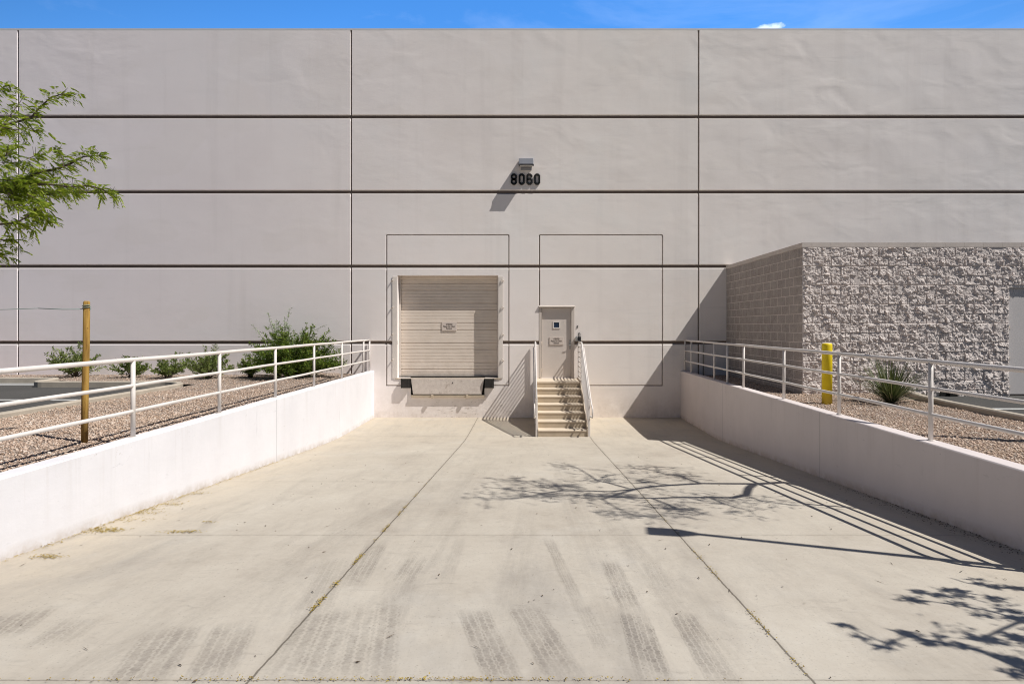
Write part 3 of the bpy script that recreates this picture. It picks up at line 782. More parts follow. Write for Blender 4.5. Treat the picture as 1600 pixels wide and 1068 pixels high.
# ------------------------------------------------------------------ entry stairs
SX0, SX1 = .26, 1.485
YL, YB = 16.42, 14.40
LZ = wz(590.3)
NR = 7; rise = LZ / NR; tread = (YL - YB) / 6
st = thing('entry_stairs', 'beige painted steel stairs with slatted guards up to the entry door', 'stairs', ((SX0+SX1)/2, YB, 0))
link('landing', MB().box(SX0, SX1, YL, D-.01, LZ-.05, LZ-.004), M['stair_paint'], st, bevel=.006)
link('riser', MB().box(SX0+.004, SX1-.004, YL+.012, YL+.022, LZ-rise, LZ-.051), M['riser_paint'], st)
for k in range(6):
    z = rise*(k+1); y0 = YB + tread*k
    link('tread', MB().box(SX0, SX1, y0, y0+tread+.01, z-.035, z), M['stair_paint'], st, bevel=.005)
    link('riser', MB().box(SX0+.004, SX1-.004, y0+.012, y0+.022, z-rise+(.001 if k else 0), z-.036), M['riser_paint'], st)
for x in (SX0-.014, SX1+.002):
    mb = MB(); w = .012
    poly = [(YB-.02, 0), (YB-.02, .20), (YL, LZ+.02), (D-.02, LZ+.02), (D-.02, LZ-.30), (D-.14, LZ-.30), (D-.14, 0)]
    n = len(poly)
    mb.add([(x, y, z) for y, z in poly] + [(x+w, y, z) for y, z in poly], [tuple(range(n)), tuple(reversed(range(n, 2*n)))] + [(i, i+n, (i+1) % n + n, (i+1) % n) for i in range(n)])
    link('stringer', mb, M['stair_paint'], st)
TOPL = wz(533.6)                 # top of the guard at the landing
for side, x in (('l', SX0-.045), ('r', SX1+.045)):
    hb = .93
    slope = (LZ - rise*.0) / (YL - YB)
    y_front = YB - .02
    # posts
    r_ = .019
    posts = [(D-.095, 0 if False else LZ-.3, TOPL), (YL+.03, 0, TOPL), (YB+.02, 0, .0 + hb+.02)]
    main = MB().tube([(x, D-.07, TOPL), (x, YL, TOPL), (x, YB+.02, hb+.02)], .021, 10)
    gr = link('guard', main, M['white_metal'], st)
    for (y, z0, z1) in posts:
        link('post', MB().box(x-.025, x+.025, y-.028, y+.028, z0, z1-.015), M['white_metal'], gr, bevel=.003)
    sp = .146
    for k in range(1, 8):
        zl = TOPL - sp*k; zb_ = hb+.02 - sp*k
        link('rail', MB().tube([(x, D-.07, zl), (x, YL+.02, zl), (x, YB+.02, zb_)], .018, 8), M['white_metal'], gr)
    xo = x + (.055 if side == 'r' else -.055)
    hr = MB().tube([(xo, YL+.1, TOPL-.14), (xo, YL, TOPL-.14), (xo, YB+.0, hb-.11), (xo, YB-.22, hb-.16), (xo, YB-.25, hb-.20), (xo, YB-.25, hb-.38), (xo, YB-.2, hb-.42), (xo, YB, hb-.42), (x, YB+.01, hb-.42)], .018, 8)
    for (y, z) in ((YL, TOPL-.14), ((YL+YB)/2, (TOPL-.14+hb-.11)/2)):
        hr.tube([(x, y, z-.03), (xo, y, z-.012)], .008, 6)
    link('handrail', hr, M['white_metal'], gr)

# ------------------------------------------------------------------ retaining walls and railings
def retaining(x_in, x_out, label, mat, yend):
    mb = MB(); ys = [yend + (D-.004-yend)*i/40 for i in range(41)]
    sgn = 1 if x_out > x_in else -1
    ch = .012
    prof = lambda y: [(x_in, -.4), (x_in, WT-ch), (x_in+sgn*ch, WT), (x_out-sgn*ch, WT), (x_out, WT-ch), (x_out, -.4)]
    vs = []
    for y in ys:
        for (a, z) in prof(y):
            vs.append((a, y, z + (.004*noise.noise(Vector((a*3, y*1.2, 0))) if z > 0 else 0)))
    n = 6; fs = []
    for i in range(len(ys)-1):
        for j in range(n-1):
            q = (i*n+j, i*n+j+1, (i+1)*n+j+1, (i+1)*n+j)
            fs.append(q if sgn > 0 else tuple(reversed(q)))
    fs += [tuple(range(n)), tuple(reversed(range(len(vs)-n, len(vs))))]
    mb.add(vs, fs)
    return tag(link('retaining_wall', mb, mat, None, ((x_in+x_out)/2, D-4, 0)), label, 'wall')
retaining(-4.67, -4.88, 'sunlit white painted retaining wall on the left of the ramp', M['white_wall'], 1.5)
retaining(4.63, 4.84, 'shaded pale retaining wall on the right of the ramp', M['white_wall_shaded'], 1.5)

def railing(x, ys, yend, label, dz=0):
    zt, zm, zl = 2.355+dz, 2.045+dz, 1.735+dz
    g_ = thing('guard_rail', label, 'railing', (x, (ys[0]+ys[-1])/2, WT), 'pipe railings on the retaining walls')
    yw = ys[-1]
    cor = [(x, yend+.30*(1-math.sin(a_)), zt-.30*(1-math.cos(a_))) for a_ in np.linspace(.05, math.pi/2, 8)]
    link('top_rail', MB().tube([(x, yw, zt)] + [(x, y, zt + .003*math.sin(y*2.1)) for y in np.linspace(yw-.5, yend+.4, 14)] + cor + [(x, yend, WT-.02)], .027, 12), M['white_metal'], g_)
    for z in (zm, zl):
        link('mid_rail', MB().tube([(x, yw, z)] + [(x, y, z + .003*math.sin(y*2.3+z)) for y in np.linspace(yw-.5, yend+.3, 14)] + [(x, yend, z)], .022, 10), M['white_metal'], g_)
    for y in ys:
        p = link('post', MB().tube([(x, y, WT-.01), (x, y, zt-.012)], .026, 12), M['white_metal'], g_)
        link('base_plate', MB().tube([(x, y, WT-.003), (x, y, WT+.010)], .042, 14), M['white_metal'], p)
railing(-4.80, [5.04, 7.0, 8.96, 10.94, 12.92, 14.85, 16.81, 17.44], 4.62, 'white three-bar pipe railing along the left retaining wall')
railing(4.755, [6.8, 8.8, 10.7, 12.7, 13.74, 14.7, 16.76, 17.44], 4.62, 'white three-bar pipe railing along the right retaining wall', -.01)

# ------------------------------------------------------------------ split-face block enclosure
SB = 71.1; YF = F/SB; BX = 6.03; BT = 4.602; CAP = .10; CO = .2089; BL = .4184
enc = thing('block_enclosure', 'low split-face concrete block enclosure joined to the warehouse wall', 'building', (BX, YF, 1.2))
GX0, GX1, GTZ = wx(1576, SB), wx(1576, SB)+2.9, 2.76+61.5/SB
XEND = 15.0
def rock_patch(mb, u0, u1, z0, z1, fn, nu, nv, amp, seed):
    """one block face: fn(u, z, out) gives the world point"""
    vs = []
    W, H = u1-u0, z1-z0
    tx, tz = random.uniform(-1,1)*.035, random.uniform(-1,1)*.04
    for j in range(nv+1):
        for i in range(nu+1):
            s, q = i/nu, j/nv
            u = u0 + W*s; z = z0 + H*q
            e = min(s*W, (1-s)*W, q*H, (1-q)*H)
            m = min(1, e/.013); m = m*(2-m)
            p = Vector((u+seed*7.3, z, seed*3.1))
            n1 = noise.noise(p*7.0); n2 = noise.noise(p*17 + Vector((3,1,2))); n3 = noise.noise(p*41 + Vector((1,7,5)))
            c1 = noise.cell(p*13.0)
            n4 = noise.noise(Vector((p.x*3.2 + p.z*2.2, p.z*4.6 - p.x*1.2, 9)))
            n5 = noise.noise(p*75)
            fc = 0.0
            for sc_, am_ in ((8.0, .060), (19.0, .026)):      # broken, flat facets
                g_ = p*sc_ + Vector((n2, n1, n2))*.25; pt_ = noise.voronoi(g_)[1][0]; hv_ = noise.noise_vector(pt_*5.3)
                fc += am_*(g_ - pt_).dot(hv_)
            d = .0135 + tx*(s-.5)*.4 + tz*(q-.5)*.35 + .010*n1 + .015*n4 + fc + .0045*n3 + .002*n5
            d = m*max(0, min(.06, d*amp)) + .001
            vs.append(fn(u, z, d))
    fs = [(j*(nu+1)+i, j*(nu+1)+i+1, (j+1)*(nu+1)+i+1, (j+1)*(nu+1)+i) for j in range(nv) for i in range(nu)]
    mb.add(vs, fs)
J = .008
front = MB(); side = MB(); mort = MB()
ncourse = 16; ztop = BT - CAP
for k in range(ncourse):
    z1 = ztop - k*CO - J/2; z0 = z1 - CO + J
    off = 0 if k % 2 == 0 else BL/2
    u = BX - off
    while u < XEND:
        a, b = max(u, BX) + J/2*(u > BX), min(u+BL, XEND) - J/2
        u += BL
        segs = [(a, b)]
        if z0 < GTZ - .05:
            segs = []
            if a < GX0: segs.append((a, min(b, GX0)))
            if b > GX1: segs.append((max(a, GX1), b))
        for (p, q) in segs:
            if q - p < .03: continue
            fine = p < GX0 + .5
            rock_patch(front, p, q, z0, z1, lambda u_, z_, d_: (u_, YF - d_, z_), max(4, int((q-p)/(.0115 if fine else .05))), 18 if fine else 5, 1.0, k + int(p*10))
    v = YF + .0
    off = 0 if k % 2 else BL/2
    v = YF - off
    while v < D:
        a, b = max(v, YF+.001) + J/2, min(v+BL, D-.002) - J/2
        v += BL
        if b - a < .03: continue
        rock_patch(side, -b+.004, -a-.004, z0+.003, z1-.003, lambda u_, z_, d_: (BX - d_, -u_, z_), 14, 8, .22, k*3 + int(a*10) + 50)
zb = ztop - ncourse*CO
wall_front = link('wall', front, M['block'], enc)
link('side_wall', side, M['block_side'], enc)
mort.box(BX+.002, GX0, YF+.001, YF+.2, zb, ztop-.001); mort.box(GX1, XEND, YF+.001, YF+.2, zb, ztop-.001); mort.box(GX0, GX1, YF+.001, YF+.2, GTZ, ztop-.001)
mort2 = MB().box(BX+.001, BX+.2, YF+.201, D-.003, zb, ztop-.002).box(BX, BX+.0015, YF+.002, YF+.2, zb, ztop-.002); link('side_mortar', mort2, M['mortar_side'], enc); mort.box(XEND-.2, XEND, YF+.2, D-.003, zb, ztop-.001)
link('mortar', mort, M['mortar'], enc)
cap = MB(); u = BX-.012
joint = 15.0/SB
first = True
while u < XEND:
    w = joint if first else BL
    cap.box(u+.0015, min(u+w, XEND)-.0015, YF-.015, YF+.205, ztop+.001, BT); u += w; first = False
v = YF+.205
while v < D-.01:
    cap.box(BX-.012, BX+.21, v+.0015, min(v+BL, D-.003)-.0015, ztop+.001, BT); v += BL
link('cap', cap, M['block_smooth'], enc)
gt = link('metal_gate', MB().box(GX0+.05, GX0+1.44, YF+.06, YF+.11, AZ+.03, GTZ-.03).box(GX0+1.46, GX1-.05, YF+.06, YF+.11, AZ+.03, GTZ-.03), M['gate'], enc, bevel=.004)
link('gate_frame', MB().box(GX0+.002, GX0+.045, YF+.03, YF+.15, AZ, GTZ-.003).box(GX1-.045, GX1-.002, YF+.03, YF+.15, AZ, GTZ-.003).box(GX0+.046, GX1-.046, YF+.03, YF+.15, GTZ-.028, GTZ-.002), M['gate'], gt)
for py in (466, 512.5, 560, 606):
    z = wz(py, SB); link('hinge', MB().tube([(GX0+.047, YF+.045, z-.05), (GX0+.047, YF+.045, z+.05)], .016, 8), M['ledge'], gt)
# scupper at the wall foot
link('scupper', MB().box(wx(1467, SB), wx(1479, SB), YF-.05, YF-.03, AZ-.01, AZ+.11).box(wx(1479.5, SB), wx(1491, SB), YF-.10, YF-.03, AZ-.01, AZ+.12), M['dark'], enc)

# ------------------------------------------------------------------ bollard
bo = thing('bollard', 'yellow sleeved steel bollard in the gravel before the block enclosure', 'bollard', (5.71, 11.0, GZ-.05))
link('sleeve', MB().tube([(5.71,11,GZ-.06),(5.71,11,2.405),(5.71,11,2.43),(5.71,11,2.442)], [.092,.092,.086,.06], 28), M['yellow'], bo)
link('pipe', MB().tube([(5.71,11,GZ-.2),(5.71,11,GZ-.061)], .07, 20), M['galv'], bo)

# ------------------------------------------------------------------ plants
def rdir(up=.0, spread=1.0):
    v = Vector((random.gauss(0,1), random.gauss(0,1), random.gauss(0,1)))
    v.normalize(); v = v*spread + Vector((0,0,up)); return v.normalized()

def shrub(name, label, x, y, w, h, mat, n_stem, leaves, L, W, group=None, lean=.0, zb=GZ-.03, upright=.5, flat=1.0, dome=False):
    root = thing(name, label, 'shrub', (x, y, zb), group)
    stem = MB(); fol = MB()
    for s in range(n_stem):
        an = random.uniform(0, 2*math.pi); rr = random.uniform(.1, 1)**.6
        tip = Vector((x + math.cos(an)*rr*w/2, y + math.sin(an)*rr*w/2*flat, zb + h*(random.uniform(.45, .95)*(1-.5*rr*rr) if not dome else random.uniform(.35,1)*math.sqrt(max(.05,1-rr*rr*.85)))))
        b = Vector((x + random.uniform(-.06,.06), y + random.uniform(-.06,.06), zb))
        mid = (b+tip)/2 + Vector((0,0,h*.10)) + rdir()*.05*w
        pts = []
        for i in range(7):
            q = i/6; pts.append((b*(1-q)**2 + mid*2*q*(1-q) + tip*q*q) + rdir()*.012)
        stem.tube(pts, [.009*(1-.8*i/6) for i in range(7)], 4, False)
        for k in range(leaves):
            q = random.uniform(.22, 1.0)**.8; i = min(5, int(q*6)); f_ = q*6-i
            p = pts[i].lerp(pts[i+1], f_); ax = (pts[i+1]-pts[i]).normalized()
            # twiglet then leaf
            off = rdir(.15) * random.uniform(.0, .11*w*(1.15-q))
            d = (ax*.6 + rdir(.25, 1.0)).normalized()
            fol.leaf(p+off, d, rdir(), L*random.uniform(.6,1.3), W*random.uniform(.7,1.2))
    for s in range(max(6, n_stem//5)):
        an = random.uniform(0, 2*math.pi); rr = random.uniform(.2, .9)
        b = Vector((x + math.cos(an)*rr*w*.35, y + math.sin(an)*rr*w*.35*flat, zb + h*random.uniform(.35,.6)))
        d = Vector((math.cos(an)*rr*.9, math.sin(an)*rr*.7*flat, random.uniform(.35,1.1))).normalized(); Ls = h*random.uniform(.35,.6)
        pts = [b + d*Ls*q + Vector((0,0,-.05*q*q)) + rdir()*.012 for q in np.linspace(0,1,6)]
        stem.tube(pts, [.006,.005,.004,.0035,.003,.002], 4, False)
        for k in range(int(leaves*.55)):
            q = random.random(); i = min(4, int(q*5)); p = pts[i].lerp(pts[i+1], q*5-i)
            fol.leaf(p + rdir()*random.uniform(0,.035), (d*.7 + rdir()).normalized(), rdir(), L*random.uniform(.6,1.2), W*random.uniform(.7,1.1))
    link('stems', stem, M['bark'], root); link('foliage', fol, mat, root)
    return root
shr = 'low green shrubs along the foot of the warehouse wall'
shrub('shrub', 'leafy low shrub seen behind the wooden stake', -13.15, 16.75, 1.5, .98, M['shrub'], 42, 58, 0.086, 0.030, shr)
shrub('shrub', 'small round shrub next right of the shrub behind the stake', -11.35, 16.45, 1.05, .72, M['shrub'], 32, 58, 0.075, 0.030, shr)
shrub('shrub', 'round shrub left of the widest low shrub, third from the left', -10.25, 16.4, .98, .74, M['shrub'], 32, 61, 0.075, 0.030, shr)
shrub('shrub', 'wide low shrub midway between stake and dense dark bush', -9.0, 16.2, 1.4, .92, M['shrub'], 45, 61, 0.081, 0.030, shr)
shrub('shrub', 'smallest shrub just left of the dense dark bush', -7.95, 16.5, .85, .72, M['shrub'], 30, 58, 0.075, 0.029, shr)
random.seed(21)
shrub('bush', 'large dense dark green bush at the left wall beside the railing', -6.5, 16.1, 2.75, 1.45, M['juniper'], 150, 115, .09, .027, None, dome=True, flat=.7)
shrub('wispy_shrub', 'pale wispy tall shrub rising behind the dense dark bush', -7.3, 16.85, 1.25, 2.0, M['pale_shrub'], 34, 95, .085, .02, None, flat=.6)

# red yucca
yu = thing('yucca', 'spiky grass-like yucca in the gravel before the block wall', 'plant', (7.02, 11.15, GZ-.03))
fol = MB()
for k in range(260):
    an = random.uniform(0, 2*math.pi); el = math.radians(random.triangular(8, 85, 50)); L = random.uniform(.7, 1.15)
    d = Vector((math.cos(an)*math.cos(el), math.sin(an)*math.cos(el), math.sin(el)))
    b = Vector((7.02 + math.cos(an)*random.uniform(0,.07), 11.15 + math.sin(an)*random.uniform(0,.07), GZ-.03))
    droop = Vector((0,0,-.20*L*math.cos(el)*random.uniform(.4,1.3)))
    s_ = d.cross(Vector((0,0,1))).normalized(); vs = []; n = 6
    for i in range(n+1):
        q = i/n; p = b + d*L*q + droop*q*q; w_ = .011*(1-q**1.6)+.0012
        vs += [p - s_*w_, p + s_*w_]
    fol.add(vs, [(2*i, 2*i+1, 2*i+3, 2*i+2) for i in range(n)])
link('foliage', fol, M['yucca'], yu)

# stake and tie wire
sk_x, sk_y = -5.44, 7.1
mb = MB().tube([(sk_x-.028, sk_y, GZ-.1), (sk_x-.02, sk_y, 1.9), (sk_x-.006, sk_y, 2.5), (sk_x, sk_y, 3.06), (sk_x, sk_y, 3.075)], [.036,.037,.036,.035,.026], 14)
tag(link('tree_stake', mb, M['stake'], None, (sk_x, sk_y, GZ)), 'round yellowish wooden tree stake in the gravel behind the left railing', 'stake')
mb = MB().tube([(sk_x-.6-.75*i/8*2, sk_y-.05*i/8, 2.985 - .02*math.sin(i/8*math.pi)) for i in range(9)] , .004, 5)
mb.tube([(sk_x, sk_y, 2.975), (sk_x-.3, sk_y, 2.972), (sk_x-.6, sk_y, 2.985)], .005, 5)
mb.tube([(sk_x + .042*math.cos(a_), sk_y + .042*math.sin(a_), 2.975 + .004*a_) for a_ in np.linspace(0, 4*math.pi, 25)], .005, 5)
tag(link('tie_wire', mb, M['wire'], None, (sk_x, sk_y, 2.97)), 'thin green tie wire wrapped round the wooden stake top', 'wire')

# mesquite at the left edge
random.seed(5)
SD = F/7.05
def tp(px, py, dy=0.0):
    y = 7.05 + dy; s = F/y; return Vector((wx(px, s), y, wz(py, s)))
tx_, ty_ = -7.35, 7.0
tr = thing('mesquite_tree', 'feathery green mesquite tree reaching in at the left edge', 'tree', (tx_, ty_, GZ-.05))
wood = MB(); fol = MB()
wood.tube([(tx_,ty_,GZ-.1),(tx_+.02,ty_,2.0),(tx_-.03,ty_+.02,2.9),(tx_+.05,ty_,3.5)], [.06,.052,.045,.04], 10)
fork = Vector((tx_+.05, ty_, 3.5))
def spray(p, d, n_pairs=7, L=.16):
    """one feathery leaf: a drooping rachis with paired narrow leaflets"""
    d = d.normalized(); dr = Vector((0,0,-.35))
    pts = [p + d*L*q + dr*L*q*q for q in np.linspace(0,1,n_pairs+1)]
    side = d.cross(Vector((0,0,1)))
    if side.length < .1: side = d.orthogonal()
    side.normalize()
    side = (side + Vector((0,0,random.uniform(-.6,.6)))).normalized()
    for i in range(1, n_pairs+1):
        ax = (pts[i]-pts[i-1]).normalized()
        for s_ in (1,-1):
            fol.leaf(pts[i], (side*s_ + ax*.75 + Vector((0,0,-.25))).normalized(), ax.cross(side)+rdir()*.5, random.uniform(.045,.07), random.uniform(.013,.018), .1)
def limb(pts, r0, r1, leafy=0.35, dens=26, L=.17):
    pts = [Vector(p) for p in pts]; n = len(pts)
    wood.tube(pts, [r0+(r1-r0)*i/(n-1) for i in range(n)], 6, False)
    for i in range(n-1):
        a, b = pts[i], pts[i+1]; ax = (b-a)
        q0 = i/(n-1)
        if q0 + 1/(n-1) < leafy: continue
        m = max(1, int(ax.length*dens*3.1))
        for k in range(m):
            p = a.lerp(b, random.random())
            d = (ax.normalized()*.7 + rdir(.05)*.95).normalized()
            if random.random() < .35:
                q = p + rdir(.1)*random.uniform(.05,.14)
                wood.tube([p, q], [.003,.002], 3, False); p = q
            spray(p, d, random.randint(4,7), L*random.uniform(.55,.95))
def pxl(lst, dy=0): return [tp(x, y, dy + .06*i) for i, (x, y) in enumerate(lst)]
limb([fork, tp(-60,260)] + pxl([(-20,205),(20,192),(48,185),(62,168),(80,152),(98,147),(115,149)]), .02, .003, .3, 24, .12)
limb([fork, tp(-70,200)] + pxl([(-30,165),(-8,145),(8,135)],-.1), .018, .003, .5, 30, .12)
limb(pxl([(-15,200),(8,200),(24,203),(44,200),(62,203)],-.1), .008, .003, .0, 26, .13)
limb([fork, tp(-50,330)] + pxl([(-10,300),(30,282),(60,270),(92,263),(112,255),(130,245),(150,243),(162,243)]), .024, .003, .35, 30, .14)
limb(pxl([(100,262),(97,245),(90,236),(86,231)]), .006, .002, .5, 22, .09)
limb([fork, tp(-50,300)] + pxl([(-5,290),(40,288),(75,288),(110,292),(140,290),(160,296),(170,302),(180,311)],-.1), .022, .003, .3, 30, .14)
limb(pxl([(20,300),(50,300),(72,305),(95,300),(128,298)],.1), .008, .003, .1, 26, .13)
limb([fork, tp(-40,360)] + pxl([(0,350),(25,348),(40,340),(58,325),(75,312)],-.2), .018, .003, .35, 28, .14)
limb(pxl([(25,348),(40,352),(55,358)],-.15), .007, .002, .2, 26, .12)
limb(pxl([(60,325),(72,338),(82,347)],.0), .006, .002, .2, 26, .12)
limb([fork, tp(-30,400)] + pxl([(0,375),(18,375),(30,378)],-.1), .012, .003, .3, 26, .12)
limb([fork] + pxl([(-20,400),(2,398),(12,400)],.1), .012, .003, .4, 26, .12)
for k in range(22):
    x0, y0 = random.uniform(-30,52), random.uniform(228,332)
    dx, dy_ = random.uniform(10,30), random.uniform(-12,22)
    limb(pxl([(x0,y0),(x0+dx*.5,y0+dy_*.4),(x0+dx,y0+dy_)], random.uniform(-.45,.45)), .006, .002, .0, 30, .14)
for k in range(46):      # the rest of the crown, outside the picture
    e = Vector((random.uniform(-9.4,-6.95), random.uniform(5.6,8.4), random.uniform(3.7,6.2)))
    m = fork.lerp(e, .55) + Vector((0,0,.25)) + rdir()*.15
    limb([fork, fork.lerp(m,.5)+rdir()*.06, m, m.lerp(e,.5)+rdir()*.07, e], .016, .003, .5, 16, .15)
link('trunk', wood, M['bark'], tr); link('crown', fol, M['mesquite'], tr)

# ------------------------------------------------------------------ trees and pole standing to the right (their shadows cross the ramp)
random.seed(11)
def cpx(pts, x0, y0, k): return [(x0 + a/k, y0 + b/k) for a, b in pts]
def hh(px): return 6.3 + 2.6*max(0, (1227-px))/470
def shade_line(mb, pts, r0, r1, n=6):
    P = [lift(x, y, hh(x)) + rdir()*.01 for x, y in pts]
    mb.tube(P, [1.75*(r0+(r1-r0)*i/(len(P)-1)) for i in range(len(P))], n, False); return P
bt = thing('bare_tree', 'sparse tree standing in the right gravel bed outside the picture', 'tree', (7.55, 6.95, GZ-.05))
wood = MB(); fol = MB()
C = lambda l: cpx(l, 740, 700, 3.077)
main = [(1500,163),(1370,170),(1240,170),(1100,169),(950,177),(860,184),(790,193),(700,216),(620,245)]
P = shade_line(wood, C(main), .042, .014)
wood.tube([(7.62,6.95,GZ-.1),(7.57,6.93,2.6),(7.64,6.88,4.0),(7.78,6.80,5.2),(7.93,6.72,6.1),P[0]], [.08,.072,.066,.06,.055,.05], 12)
limbs = [([(1345,172),(1320,190),(1308,222),(1240,237),(1150,235),(1000,236),(860,240),(760,236),(600,230),(470,222)], .034, .010),
         ([(790,193),(660,208),(540,204),(430,203),(330,216),(240,205),(150,195),(50,186)], .020, .007),
         ([(1090,167),(1040,150),(1000,134),(940,128),(895,115),(830,100),(770,95)], .017, .004),
         ([(740,192),(660,168),(590,155),(560,132),(500,95),(465,85)], .017, .004),
         ([(600,155),(640,130),(690,125)], .009, .003), ([(430,203),(405,180),(390,165)], .010, .003), ([(430,203),(320,185),(240,160),(195,150)], .011, .003),
         ([(330,216),(240,238),(150,240),(70,248)], .010, .003), ([(860,241),(920,265),(970,290),(1090,318)], .014, .004), ([(760,236),(650,236),(560,232)], .009, .004),
         ([(620,245),(690,290),(770,322)], .010, .003), ([(1140,237),(1190,262),(1250,280),(1335,302)], .013, .003), ([(1312,228),(1380,252),(1470,266),(1560,272)], .010, .003),
         ([(950,177),(870,165),(800,158)], .013, .006), ([(1010,134),(1010,150),(990,128)], .012, .005), ([(620,245),(540,240),(440,225)], .009, .003), ([(960,290),(920,310),(860,330)], .006, .002), ([(895,115),(880,90),(960,92)], .006, .002)]
ends = []
for l, r0, r1 in limbs:
    P = shade_line(wood, C(l), r0, r1, 5); ends.append(P)
for P in ends:
    for k in range(len(P)*7):
        i = random.randrange(max(0, len(P)//3), len(P)); p = P[i]
        d = rdir(.1); q = p + d*random.uniform(.12,.42); r = q + (d+rdir()*.7).normalized()*random.uniform(.08,.25)
        wood.tube([p, q, r], [.004,.003,.0015], 3, False)
        for _ in range(7): fol.leaf(q.lerp(r, random.random()), rdir(), rdir(), .06, .022)
for (cx_, cy_, n) in ((430,180,30),(215,150,16),(690,225,24),(590,155,20),(960,285,30),(330,225,26),(1150,245,14),(810,158,14),(1010,135,12),(720,320,14),(880,195,14)):
    px, py = C([(cx_, cy_)])[0]; c0 = lift(px, py, hh(px))
    for _ in range(n):
        p = c0 + Vector((random.gauss(0,.11), random.gauss(0,.11), random.gauss(0,.09)))
        for _ in range(11): fol.leaf(p+rdir()*.06, rdir(), rdir(), .06, .022)
link('trunk', wood, M['bark'], bt); link('crown', fol, M['shrub'], bt)

lt = thing('leafy_tree', 'leafy tree standing at the near right, outside the picture', 'tree', (6.1, 1.9, AZ))
wood = MB(); fol = MB()
wood.tube([(6.1,1.9,AZ-.1),(6.08,1.95,2.4),(6.15,2.0,3.3),(6.05,2.1,3.9)], [.09,.08,.07,.06], 10)
fk = Vector((6.05,2.1,3.9))
def h2(px): return 3.7 + .9*(1600-px)/300
for l in ([(1700,990),(1600,968),(1540,952),(1495,945),(1450,938),(1405,934)], [(1700,1080),(1600,1046),(1530,1016),(1480,1005),(1420,992),(1385,1005),(1325,979)],
          [(1700,940),(1600,922),(1560,916),(1510,910),(1485,902)], [(1600,968),(1560,985),(1530,1000),(1500,996)]):
    P = [lift(x, y, h2(x)) for x, y in l]
    wood.tube([fk] + P, [.03]+[.016 - .012*i/len(P) for i in range(len(P))], 5, False)
cl = [(1420,935,12,60),(1440,925,9,45),(1432,937,8,40),(1468,930,9,55),(1478,921,8,45),(1496,922,9,55),(1500,930,7,35),(1497,942,7,40),(1525,905,7,25),(1532,912,7,35),(1555,916,8,45),(1590,918,9,50),(1560,935,7,40),(1535,960,8,30),(1580,955,10,60),(1596,968,12,80),
      (1322,977,8,28),(1345,996,9,25),(1380,1011,8,30),(1395,1004,7,25),(1415,989,9,45),(1428,992,6,30),(1450,1003,8,45),(1470,994,5,20),(1487,1007,8,35),(1512,1010,7,30),(1525,995,8,40),(1550,1000,10,60),(1585,993,11,75),(1600,1000,12,80),(1568,1026,10,60),(1590,1034,12,80),(1580,1050,8,40),(1610,1050,12,60)]
for (px, py, sp, n) in cl:
    p0 = floor_at(px, py); h = h2(px); c0 = lift(px, py, h); s_px = F/p0.y; sg = sp/s_px*.55
    for _ in range(n):
        p = c0 + Vector((random.gauss(0, sg), random.gauss(0, sg*.9), random.gauss(0, sg*.8)))
        fol.leaf(p, rdir(-.1), rdir(), random.uniform(.05,.085), random.uniform(.018,.03))
for k in range(260):
    c0 = fk + Vector((random.uniform(.1,1.9), random.uniform(-1.8,.9), random.uniform(.1,2.2)))
    for _ in range(24): fol.leaf(c0+rdir()*random.uniform(0,.22), rdir(-.1), rdir(), random.uniform(.05,.085), random.uniform(.018,.03))
    if k % 5 == 0: wood.tube([fk, fk.lerp(c0,.5)+rdir()*.1, c0], [.02,.012,.005], 4, False)
link('trunk', wood, M['bark'], lt); link('crown', fol, M['mesquite'], lt)

ph = 7.6
top = lift(1086, 833.5, ph)
lp = thing('lamp_post', 'tall dark lamp post in the right gravel bed outside the picture', 'lamp post', (top.x, top.y, GZ))
link('pole', MB().tube([(top.x,top.y,GZ-.1),(top.x,top.y,top.z)], [.055,.042], 12), M['pole'], lp)
link('base', MB().tube([(top.x,top.y,GZ-.1),(top.x,top.y,GZ+.5)], .2, 20), M['kerb'], lp)
e = lift(1020, 829.5, ph); dv = (e-top); dv.z = 0; L = dv.length; dv.normalize(); sd = Vector((-dv.y, dv.x, 0)); mb = MB()
q = [top + dv*(-.02) - sd*.06, top + dv*(L*.35) - sd*.14, top + dv*L - sd*.14, top + dv*L + sd*.14, top + dv*(L*.35) + sd*.14, top + dv*(-.02) + sd*.06]
mb.add([tuple(p) for p in q] + [(p.x, p.y, p.z+.09) for p in q], [tuple(reversed(range(6))), tuple(range(6,12))] + [(i, (i+1) % 6, (i+1) % 6+6, i+6) for i in range(6)])
link('lamp_head', mb, M['pole'], lp)

# ------------------------------------------------------------------ litter
random.seed(3)
mb = MB()
def litter(x, y, n, sx, sy, smin=.012, smax=.03):
    for _ in range(n):
        px = x + random.gauss(0, sx); py = y + random.gauss(0, sy)
        if px < -4.655 or px > 4.62: continue
        b = Vector((px, py, floor_z(py) + random.uniform(.004,.016))); an = random.uniform(0, 6.28)
        mb.leaf(b, Vector((math.cos(an), math.sin(an), random.uniform(-.1,.25))), Vector((-math.sin(an), math.cos(an), random.uniform(-.5,.5))), random.uniform(smin,smax), random.uniform(.005,.010))
for (px, py, n, sx, sy) in ((75,870,60,.07,.03),(168,829,110,.10,.04),(150,826,60,.10,.03),(215,802,70,.16,.05),(232,796,50,.08,.05),(272,788,50,.10,.05),(310,771,25,.06,.03),(285,831,70,.10,.02),(325,816,14,.05,.02),(55,852,30,.1,.04),(110,832,30,.15,.03),(200,812,40,.2,.05)):
    p = floor_at(px, py); litter(p.x, p.y, int(n*2.4), sx, sy)
for k in range(900):      # along the left wall foot
    y = random.triangular(4.5, 13, 6.5); x = -4.66 + abs(random.gauss(0, .035)); litter(x, y, 1, .01, .02)
